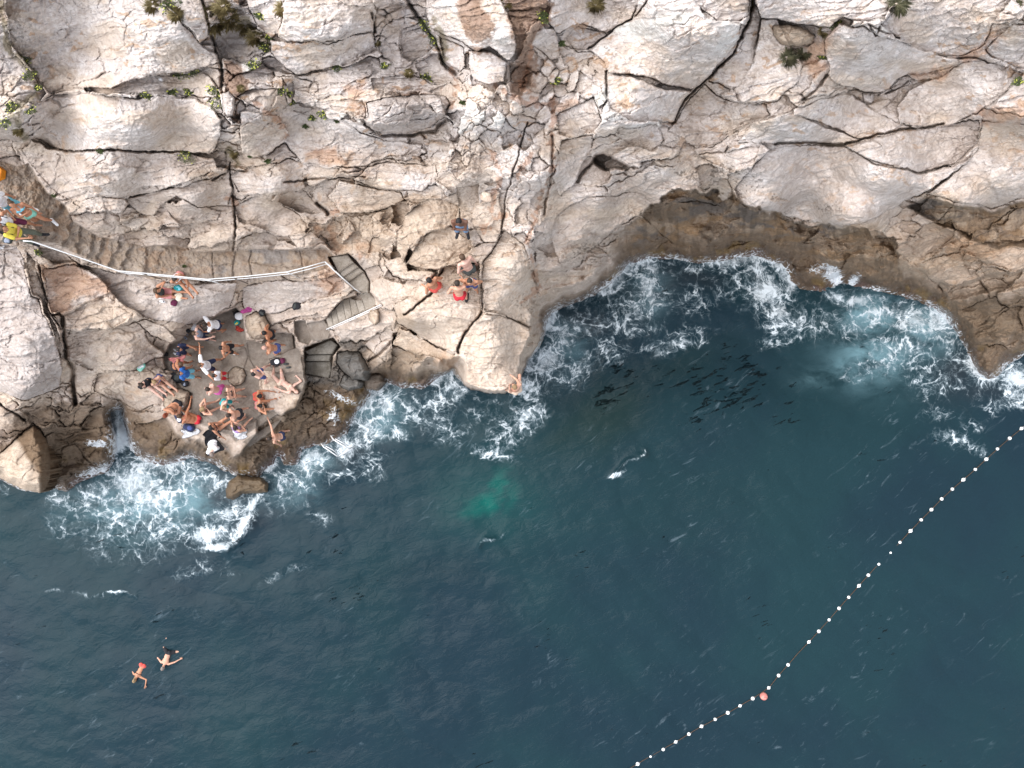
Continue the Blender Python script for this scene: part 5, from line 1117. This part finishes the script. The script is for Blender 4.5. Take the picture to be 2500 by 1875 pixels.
    for w in wear:
        if w == 'f': continue
        kind, c = w.split(':'); c, c_ = (c.split('/') + [None])[:2]; mat = fab(c, COLS[c]); bm = bmesh.new(); nm = kind
        if kind in ('shorts', 'trunks', 'trousers', 'swim_briefs', 'bikini_bottom', 'skirt'):
            sphere(bm, pel + M @ V3(0, 0, -.01), (.178, .135, .115 if kind != 'bikini_bottom' and kind != 'swim_briefs' else .085), 14, 10, M)
            for i in (0, 1):
                sphere(bm, pel + M @ V3(.075 * (-1, 1)[i], -.055, -.045), (.098, .098, .10), 10, 8, M)
                f_ = {'shorts': .72, 'trunks': .42, 'trousers': 1.0, 'swim_briefs': .12, 'bikini_bottom': .05, 'skirt': .5}[kind]
                q = J['hip'][i].lerp(J['kne'][i], f_); capsule(bm, J['hip'][i], q, .104, .104 - .022 * f_, 12)
                if kind == 'trousers': capsule(bm, J['kne'][i], J['kne'][i].lerp(J['ank'][i], .9), .075, .055, 10)
        elif kind in ('t_shirt', 'tank_top', 'jacket', 'swimsuit', 'long_shirt', 'life_vest'):
            e_ = .018 if kind != 'jacket' else .035
            sphere(bm, J['che'] + Mt @ V3(0, .005, 0), (.165 + e_, .112 + e_, .165), 14, 10, Mt); sphere(bm, J['wai'], (.142 + e_, .108 + e_, .17), 14, 10, M)
            if 'f' in wear:
                for s in (-1, 1): sphere(bm, J['che'] + Mt @ V3(.07 * s, .085, .03), (.075, .065, .07), 10, 8, Mt)
            if kind != 'swimsuit': sphere(bm, J['nek'] + Mt @ V3(0, -.01, -.10), (.18, .10, .07), 14, 8, Mt)
            if kind != 'tank_top': sphere(bm, pel + M @ V3(0, 0, .05), (.165 + e_, .125 + e_, .10), 14, 8, M)
            if kind in ('t_shirt', 'jacket', 'long_shirt'):
                for i in (0, 1):
                    f_ = .62 if kind == 't_shirt' else 1.0; q = J['sho'][i].lerp(J['elb'][i], f_); capsule(bm, J['sho'][i] - Mt @ V3((-1, 1)[i] * .03, 0, 0), q, .072 + e_ * .5, .062 + e_ * .3)
                    if kind != 't_shirt': capsule(bm, J['elb'][i], J['elb'][i].lerp(J['han'][i], .92), .058 + e_ * .3, .045)
            if kind == 'swimsuit': sphere(bm, pel, (.172, .128, .11), 14, 8, M)
        elif kind == 'bikini_top':
            for s in (-1, 1): sphere(bm, J['che'] + Mt @ V3(.07 * s, .092, .028), (.064, .052, .052), 10, 8, Mt)
            ring = [J['che'] + Mt @ V3(.158 * math.sin(t), -.122 * math.cos(t) + .005, .0) for t in [x * math.pi / 8 for x in range(17)]]; tube(bm, ring, .016, 6)
            for s in (-1, 1): capsule(bm, J['che'] + Mt @ V3(.07 * s, .10, .07), J['nek'] + Mt @ V3(.05 * s, .03, .0), .012, .012, 6); capsule(bm, J['nek'] + Mt @ V3(.05 * s, .03, .0), J['nek'] + Mt @ V3(0, -.065, -.01), .012, .012, 6)
        elif kind == 'shoes' or kind == 'socks':
            for i in (0, 1):
                o_ = V3(0, 0, -.02); b1 = bmesh.new(); fd_ = (J['foot'][i] - J['ank'][i]).normalized()
                capsule(b1, J['ank'][i] - fd_ * .04 + o_, J['foot'][i] + fd_ * .02 - V3(0, 0, .005), .050, .045); capsule(b1, J['ank'][i] + V3(0, 0, .02), J['foot'][i] - fd_ * .03, .050, .042)
                link('shoe', build_mesh('shoe', b1, .014, 1), mat, root)
            bm.free(); continue
        elif kind == 'backpack':
            sphere(bm, J['che'] + Mt @ V3(0, -.19, .02), (.15, .10, .21), 12, 8, Mt); sphere(bm, J['che'] + Mt @ V3(0, -.27, -.05), (.11, .06, .11), 10, 8, Mt)
            for s in (-1, 1): tube(bm, [J['che'] + Mt @ V3(.09 * s, -.12, .16), J['nek'] + Mt @ V3(.10 * s, .0, .0), J['che'] + Mt @ V3(.10 * s, .13, .04), J['che'] + Mt @ V3(.12 * s, .02, -.14)], .018, 6)
        elif kind == 'necklace' or kind == 'collar':
            tube(bm, [J['nek'] + Mt @ V3(.075 * math.cos(t), .085 * math.sin(t), -.02) for t in [x * math.pi / 8 for x in range(17)]], .012, 6)
        elif kind == 'cap':
            sphere(bm, H0 + Mt @ V3(0, -.01, .06), (.096, .11, .085), 14, 10, Mt); sphere(bm, H0 + Mt @ V3(0, .12, .045), (.07, .07, .012), 12, 6, Mt)
        voxel = .016
        link(nm, build_mesh(nm, bm, voxel, 1), mat, root)
    if 'mask' in label: pass
    return root
P_ = person
# --- bathing platform, standing
P_(548, 798, 200, 'shirtless-backed man pulling a white top over his arms against the rock wall', arms=('fwd','outup'), tone='tan', hair='dark', wear=('t_shirt:white','trunks:navy'), lean=.25)
P_(517, 821, 0, 'stout pale man in a grey tank top holding light blue swim shoes', arms=('hip','fwd'), tone='pale', hair='brown', wear=('tank_top:grey','shorts:navy'), lean=.05)
P_(472, 856, -10, 'man in a navy t-shirt standing left of the dirt patch near the wall', arms=('fwd','down'), tone='tan', hair='black', wear=('t_shirt:navy','trunks:navy'), lean=.25, stride=.2)
P_(580, 854, 0, 'tanned man in black shorts standing alone at the centre of the upper platform', arms=('down','hip'), tone='tan', hair='black', wear=('trunks:black',), stride=.08)
P_(531, 893, 20, 'man in a white t-shirt with both arms spread wide', arms=('out','outup'), tone='tan', hair='brown', wear=('t_shirt:white','shorts:navy'), stride=.22)
P_(556, 918, 0, 'boy in a white shirt and red shorts beside the low lumpy rock', arms=('fold','fold'), tone='bronze', hair='black', wear=('t_shirt:white','shorts:red'), h=1.38)
P_(462, 894, 10, 'bronzed bather bending under a pink towel next to the woman in blue', arms=('fold','fwd'), tone='bronze', hair='brown', wear=('f','bikini_top:navy','bikini_bottom:black'), lean=.8)
P_(481, 913, 0, 'woman in a blue top and light blue shorts standing by the big black backpack', arms=('down','down'), tone='tan', hair='dark', hairlen='tail', wear=('f','t_shirt:blue','shorts:lightblue'), h=1.62)
P_(551, 951, 160, 'pale man in bright pink shorts taking a step', arms=('fold','fold'), tone='pale', hair='dark', wear=('shorts:pink',), stride=.28, lean=.15)
P_(590, 960, 10, 'woman in a black bikini with hands clasped in front', arms=('fold','fold'), tone='fair', hair='brown', wear=('f','bikini_top:black','bikini_bottom:black'), h=1.65)
P_(570, 985, -35, 'blond boy in teal shorts leaning forward with an arm hanging down', arms=('down','fwd'), tone='pale', hair='blond', wear=('shorts:teal',), h=1.5, lean=.45)
P_(602, 1008, 200, 'broad pale man in black shorts standing above the sunbathing slab', arms=('fold','fold'), tone='fair', hair='dark', wear=('shorts:black',), stride=.1, lean=.15, h=1.8)
P_(654, 914, 45, 'pale man in blue and red trunks with folded arms', arms=('fold','fold'), tone='pale', hair='black', wear=('trunks:dkblue',), stride=.3)
P_(678, 820, 190, 'tanned man in black trunks standing in front of the round boulder', arms=('hip','hip'), tone='bronze', hair='black', wear=('trunks:black',), stride=.12)
P_(688, 853, 185, 'sunburnt man in patterned trunks hugging himself near the steps', arms=('fold','fold'), tone='tan', hair='bald', wear=('trunks:dkblue',), stride=.12, lean=.3)
P_(698, 1062, 190, 'man in navy briefs climbing down the wet rocks with one arm stretched back', arms=('side','out'), tone='fair', hair='dark', wear=('swim_briefs:navy',), lean=.35, stride=.15)
# --- bathing platform, sitting and lying
P_(365, 934, -40, 'woman in a black t-shirt sitting on the boulder with legs stretched out', 'sitlong', ('lap','prop'), 'pale', 'dark', 'bun', ('f','t_shirt:black','bikini_bottom:navy'), lean=.15)
P_(391, 924, -40, 'blonde woman in a blue bikini sitting close beside the one in black', 'sitlong', ('lap','lap'), 'fair', 'blond', 'tail', ('f','bikini_bottom:dkblue','bikini_top:dkblue'), lean=.25)
P_(436, 986, -115, 'red-haired sunburnt woman hunched over at the platform corner', 'cross', ('lap','lap'), 'tan', 'red', 'bun', ('f','bikini_top:black','bikini_bottom:black'), lean=.55)
P_(483, 1024, 160, 'bronzed person with a red strap sitting by the dark blue bags', 'sit', ('knee','out'), 'bronze', 'brown', 'short', ('f','necklace:red','bikini_bottom:red'), lean=.45)
P_(500, 1003, 25, 'blonde woman sitting with both hands raised to her hair', 'sit', ('head','head'), 'fair', 'blond', 'long', ('f','bikini_top:black','bikini_bottom:black'), lean=.1)
P_(530, 1045, 35, 'woman with long black hair sitting with legs stretched toward the man in black shorts', 'sitlong', ('lap','side'), 'tan', 'black', 'verylong', ('f','bikini_top:black','bikini_bottom:black'), lean=.1)
P_(582, 1052, 55, 'girl in a pastel striped top sitting with her hands on her knees', 'sit', ('knee','knee'), 'fair', 'dark', 'verylong', ('f','tank_top:lilac','bikini_bottom:white'), h=1.6, lean=.1)
P_(523, 1080, -65, 'person in a white jacket with black stripes sitting bent forward on the slab', 'cross', ('lap','lap'), 'pale', 'grey', 'short', ('jacket:white','trousers:black'), lean=.5)
P_(630, 968, 5, 'sunburnt woman reaching both arms out along the slab edge', 'sitlong', ('ankle','ankle'), 'bronze', 'black', 'bun', ('f','bikini_top:coral','bikini_bottom:coral'), lean=.45)
P_(634, 989, 0, 'dark-haired woman sitting directly below the one reaching forward', 'sit', ('lap','head'), 'tan', 'black', 'bun', ('f','bikini_top:beige','bikini_bottom:rose'), lean=.15)
P_(690, 932, 105, 'woman in a beige bikini lying with bent knees on the right-hand slab', 'lie', ('side','side'), 'pale', 'brown', 'long', ('f','bikini_top:beige','bikini_bottom:beige'), side=.9)
# --- ledge under the handrail
P_(400, 716, -5, 'long-haired brunette sitting on the ledge in a striped top and pink shorts', 'sitlong', ('head','lap'), 'tan', 'brown', 'long', ('f','tank_top:charcoal','shorts:rose'), lean=.1)
P_(440, 676, -48, 'tanned girl sitting on the walkway edge under the white rail, legs dangling', 'sitlong', ('knee','lap'), 'tan', 'dark', 'tail', ('f','bikini_top:white','bikini_bottom:rose'), lean=.3, z=6.35)
# --- walkway, far left
P_(116, 537, -60, 'woman in a mint bikini and white shoes walking down the path', arms=('down','fold'), tone='tan', hair='brown', hairlen='bun', wear=('f','bikini_top:lightblue','bikini_bottom:mint','shoes:white'), stride=.12, h=1.7, lean=-.28)
P_(62, 512, -35, 'person in a white t-shirt and light blue shorts with a black shoulder bag', arms=('down','down'), tone='tan', hair='black', wear=('t_shirt:white','shorts:lightblue','shoes:white'), stride=.15)
P_(78, 561, -12, 'man in a white tank top and maroon shorts with a backpack', arms=('hip','hip'), tone='tan', hair='grey', wear=('tank_top:white','shorts:maroon','backpack:black'), stride=.12)
P_(93, 584, -10, 'person in a yellow t-shirt holding the start of the white handrail', arms=('fold','fwd'), tone='tan', hair='brown', wear=('t_shirt:yellow','trousers:olive','shoes:black','backpack:black'), stride=.12)
# --- jumping rocks
P_(1130, 566, -92, 'dark-skinned man in denim shorts standing highest on the jumping rocks', arms=('fold','fold'), tone='brown', hair='black', wear=('shorts:denim','shoes:black'), lean=.1)
P_(1146, 662, 125, 'pale man in black shorts bending forward above the other jumpers', arms=('hip','down'), tone='pale', hair='brown', wear=('shorts:charcoal',), lean=.42, stride=.10, h=1.8)
P_(1066, 706, 135, 'man in coral shorts standing with hands on hips', arms=('hip','hip'), tone='tan', hair='black', wear=('shorts:coral',), stride=.28, lean=.2)
P_(1126, 722, 95, 'man in red swim shorts bending toward the crouching friend', arms=('hip','fwd'), tone='fair', hair='dark', wear=('trunks:red','shoes:black'), lean=.4, stride=.15)
P_(1154, 702, -95, 'person with a white cord round the neck stooping beside the rusty rock', arms=('hip','hip'), tone='tan', hair='dark', wear=('trunks:dkblue','collar:white'), lean=.05)
P_(1246, 930, 125, 'fair climber clinging to the sea face at the tip of the jumping rock', 'climb', ('reach','fwd'), 'fair', 'blond', 'short', ('trunks:beige',), z=7.6)
# --- swimmers
P_(345, 1628, 245, 'bikini-clad swimmer on the left with both arms curved forward', 'swim', ('stroke','sweep'), 'tan', 'blond', 'tail', ('f','bikini_bottom:coral','bikini_top:black'), z=.085, h=1.5, group='swimmers in the open water')
P_(408, 1596, 255, 'broad-shouldered swimmer on the right with elbows bent', 'swim', ('sweep','sweep'), 'fair', 'grey', 'short', ('trunks:black',), z=.085, h=1.5, group='swimmers in the open water')
# ------------------------------------------------------------------ bags, towels and shoes
def lump(name, parts, mat, root, voxel=.016, it=2):
    bm = bmesh.new()
    for p in parts:
        if len(p) == 2: sphere(bm, p[0], p[1], 12, 8)
        else: sphere(bm, p[0], p[1], 12, 8, Matrix.Rotation(p[2], 3, 'Z'))
    return link(name, build_mesh(name, bm, voxel, it), mat, root)
def straps(root, pts, mat, r=.014, name='strap'):
    bm = bmesh.new(); tube(bm, pts, r, 6); return bm_obj(name, bm, mat, root)
def backpack(u, v, rz, label, c, s=1.0, trim=None, z=None):
    z = ground(u, v) if z is None else z; root = empty('backpack', at(u, v, z), R(rz), label, 'backpack', None); root.scale = (s, s, s); m = fab(c, COLS[c])
    lump('bag_body', [((0, 0, .11), (.17, .24, .12)), ((0, .12, .12), (.15, .13, .11)), ((0, -.14, .10), (.14, .12, .10))], m, root)
    lump('front_pocket', [((0, -.08, .20), (.11, .12, .05))], fab(trim or c, COLS[trim or c]), root)
    straps(root, [(-.10, .22, .15), (-.17, .30, .06), (-.20, .10, .02), (-.16, -.18, .05)], m); straps(root, [(.10, .22, .15), (.19, .28, .05), (.21, .05, .02), (.16, -.18, .05)], m)
    straps(root, [(-.05, .25, .14), (0, .31, .17), (.05, .25, .14)], m, .012, 'handle')
    return root
def softbag(u, v, rz, label, c, sx, sy, c2=None, cat='bag', name='bag', z=None, handle=True):
    z = ground(u, v) if z is None else z; root = empty(name, at(u, v, z), R(rz), label, cat); m = fab(c, COLS[c]); r_ = random.Random(int(u * 7 + v))
    lump('bag_body', [((r_.uniform(-.3, .3) * sx, r_.uniform(-.3, .3) * sy, .07 + .04 * r_.random()), (sx * r_.uniform(.55, .8), sy * r_.uniform(.55, .8), .08), r_.uniform(0, 3)) for _ in range(5)], m, root)
    if c2: lump('contents', [((r_.uniform(-.3, .3) * sx, r_.uniform(-.3, .3) * sy, .15), (sx * .35, sy * .35, .04), r_.uniform(0, 3)) for _ in range(3)], fab(c2, COLS[c2]), root)
    if handle: straps(root, [(-sx * .5, 0, .12), (-sx * .2, sy * .4, .20), (sx * .3, sy * .4, .19), (sx * .5, 0, .12)], m, .012, 'handle')
    return root
def cloth(u, v, rz, label, c, sx, sy, cat='towel', name='towel', z=None, wav=.03, stripe=None):
    z = ground(u, v) if z is None else z; bm = bmesh.new(); n_ = 14; r_ = int(u + v); vs = []
    for j in range(n_ + 1):
        for i in range(n_ + 1):
            x = (i / n_ - .5) * 2; y = (j / n_ - .5) * 2; k = 1 + .22 * math.sin(3 * math.atan2(y, x) + r_) * max(abs(x), abs(y))
            zz = .03 + wav * (math.sin(x * 5 + y * 3 + r_) + math.sin(y * 7 - x * 2 + r_ * 2)) * .5 + wav * .7
            vs.append(bm.verts.new((x * sx * k, y * sy * k, zz)))
    for j in range(n_):
        for i in range(n_):
            a_ = j * (n_ + 1) + i; bm.faces.new([vs[a_], vs[a_ + 1], vs[a_ + n_ + 2], vs[a_ + n_ + 1]])
    r2 = bmesh.ops.solidify(bm, geom=bm.faces[:], thickness=.012)
    o = bm_obj(name, bm, fab(c, COLS[c]), None); o.location = at(u, v, z); o.rotation_euler = (0, 0, R(rz)); tag(o, label, cat)
    if stripe:
        bm = bmesh.new(); tube(bm, [(-sx * .7, sy * .3, .07), (0, sy * .35, .075), (sx * .7, sy * .25, .07)], .02, 6); bm_obj('stripe', bm, fab(stripe, COLS[stripe]), o)
    return o
def shoes(u, v, rz, label, c, gap=.11, name='shoes', trim='black', L=.13):
    root = empty(name, at(u, v, ground(u, v)), R(rz), label, 'shoes'); m = fab(c, COLS[c])
    for s in (-1, 1):
        o = lump('shoe', [((s * gap * .5, .04 * s, .035), (.048, L, .035)), ((s * gap * .5, .04 * s - .05, .05), (.043, .07, .045))], m, root, .012)
        bm = bmesh.new(); bmesh.ops.create_circle(bm, cap_ends=True, segments=10, radius=.026, matrix=Matrix.Translation((s * gap * .5, .04 * s - .06, .099))); bm_obj('opening', bm, fab(trim, COLS[trim]), o, smooth=False)
    return root
backpack(433, 921, 80, 'large black backpack lying beside the woman in the blue top', 'black', 1.25, 'charcoal')
softbag(453, 938, 20, 'small black bag with pale gear spilling out, below the large backpack', 'black', .20, .16, 'grey')
softbag(406, 864, 10, 'small black bag alone beside the tan wall of the platform', 'black', .15, .11)
softbag(348, 896, 5, 'pale mint net bag lying on the left boulder', 'mint', .24, .17, 'white')
softbag(411, 946, -15, 'straw-coloured beach bag with a white lid between the two sitting women', 'cream', .24, .15, 'white')
shoes(405, 968, 80, 'pair of dark flip-flops near the feet of the woman in black', 'charcoal', .07, L=.11)
shoes(430, 860, 60, 'pair of white trainers beside the man in the navy t-shirt', 'white', .14)
shoes(454, 819, 50, 'pair of grey sandals on the ground near the rock wall', 'grey', .16)
softbag(475, 797, 10, 'white cloth bag with a ring print leaning on the rock wall', 'white', .20, .17)
softbag(462, 808, 40, 'black pouch wedged behind the white cloth bag', 'black', .11, .10)
backpack(582, 771, 20, 'round white and black backpack below the pink towel', 'black', .85, 'white')
wt = lump('towel', [((0, 0, 0), (.20, .17, .08)), ((.05, .05, .04), (.14, .10, .05))], fab('white', COLS['white']), None); wt.location = at(584, 772, ground(584, 772) + .24)
tag(wt, 'crumpled white towel on top of the black backpack', 'towel')
softbag(580, 790, 0, 'green and black bag between the white towel and the red cloth', 'teal', .14, .14, 'yellow')
cloth(585, 804, -30, 'crumpled red cloth on the platform below the green bag', 'coral', .17, .09, 'cloth', 'cloth')
cloth(605, 757, 20, 'bright pink towel draped over the rock edge', 'pink', .26, .11)
softbag(642, 765, -60, 'glossy black dry bag on top of the round boulder', 'black', .22, .14, 'charcoal')
softbag(725, 746, 30, 'black rubbish-like bag with a white tag on the long ledge', 'black', .26, .18, 'charcoal')
backpack(440, 1020, 30, 'navy bag with white panels left of the bronzed sitter', 'navy', .9, 'white')
backpack(464, 1043, 75, 'dark blue backpack on top of the white towel', 'navy', 1.0, 'dkblue')
cloth(466, 1056, 10, 'white towel spread under the dark blue backpack', 'white', .36, .16)
cloth(516, 1064, 30, 'black shirt laid out on the slab above the white jacket', 'black', .32, .24, 'shirt', 'shirt')
cloth(435, 878, 10, 'pink towel over the shoulders of the bending bather', 'rose', .30, .12, z=3.7)
cloth(590, 1062, 20, 'small white towel under the girl in the striped top', 'white', .26, .16)
def cup(u, v, label, c=(.8, .8, .8)):
    root = empty('cup', at(u, v, ground(u, v)), 0, label, 'cup'); bm = bmesh.new(); tube(bm, [(0, 0, 0), (0, 0, .12)], .035, 14, .048); bm_obj('cup_body', bm, WPAINT, root)
    bm = bmesh.new(); tube(bm, [(0, 0, .12), (0, 0, .135)], .052, 14); bm_obj('lid', bm, WPAINT, root)
cup(575, 864, 'white paper cup next to the feet of the man in black shorts'); cup(447, 992, 'white paper cup beside the hunched red-haired woman'); cup(396, 197, 'white plastic cup littered under the lip of the top-left slab'); cup(221, 221, 'crushed white cup in the crack below the top-left slab')
backpack(675, 884, 100, 'black and white backpack beside the lying woman', 'black', .95, 'white')
softbag(690, 881, -40, 'brown woven bag behind the black and white backpack', 'maroon', .15, .18)
shoes(702, 893, 100, 'pair of brown sandals at the slab edge right of the woven bag', 'charcoal', .16)
softbag(440, 705, 10, 'teal and black bag on the ledge between the two girls', 'teal', .21, .19, 'lightblue')
# straw hat
root = empty('sun_hat', at(418, 708, ground(418, 708)), 0, 'cream round sun hat on the ledge beside the brunette', 'hat'); lump('brim', [((0, 0, .02), (.20, .19, .02))], fab('cream', COLS['cream']), root); lump('crown', [((0, 0, .07), (.11, .11, .08))], fab('cream', COLS['cream']), root)
softbag(440, 726, 15, 'cream tote bag at the feet of the brunette on the ledge', 'cream', .20, .20)
softbag(427, 740, 60, 'dark fluffy bag lying on the grey stain of the ledge', 'maroon', .15, .14)
shoes(396, 732, 80, 'black and white trainers behind the brunette on the ledge', 'white', .12)
cloth(430, 707, 0, 'small red cloth between the hat and the teal bag', 'red', .09, .07, 'cloth', 'cloth')
softbag(1185, 479, -20, 'tan canvas bag left high on the broken rock above the jumpers', 'beige', .24, .18, 'cream')
softbag(24, 586, 0, 'dark camera bag on the path at the lower end of the walkway', 'charcoal', .22, .20, 'grey')
shoes(14, 504, 90, 'pair of white trainers on the path at the left picture edge', 'white', .2)
cloth(4, 605, 10, 'scrap of white paper on the rock below the walkway, at the left edge', 'white', .12, .05, 'paper', 'paper', wav=.01)
# orange hexagonal case at the edge of the picture
root = empty('rescue_case', at(-2, 425, ground(4, 425)), R(-8), 'orange hexagonal box with a red mark at the left picture edge', 'box')
ORG = plain('orange_plastic', (.72, .25, .015), .5, .1, 12)
bm = bmesh.new(); bmesh.ops.create_cone(bm, cap_ends=True, segments=6, radius1=.27, radius2=.25, depth=.22, matrix=Matrix.Translation((0, 0, .11)) @ Matrix.Rotation(R(0), 4, 'Z')); bmesh.ops.bevel(bm, geom=bm.edges[:], offset=.015, segments=2, affect='EDGES'); bm_obj('case_body', bm, ORG, root, smooth=False)
bm = bmesh.new(); tube(bm, [(.10, -.08, .225), (.12, .06, .225)], .012, 6); tube(bm, [(.07, -.06, .225), (.09, .05, .225)], .008, 6); bm_obj('mark', bm, fab('red', COLS['red']), root)
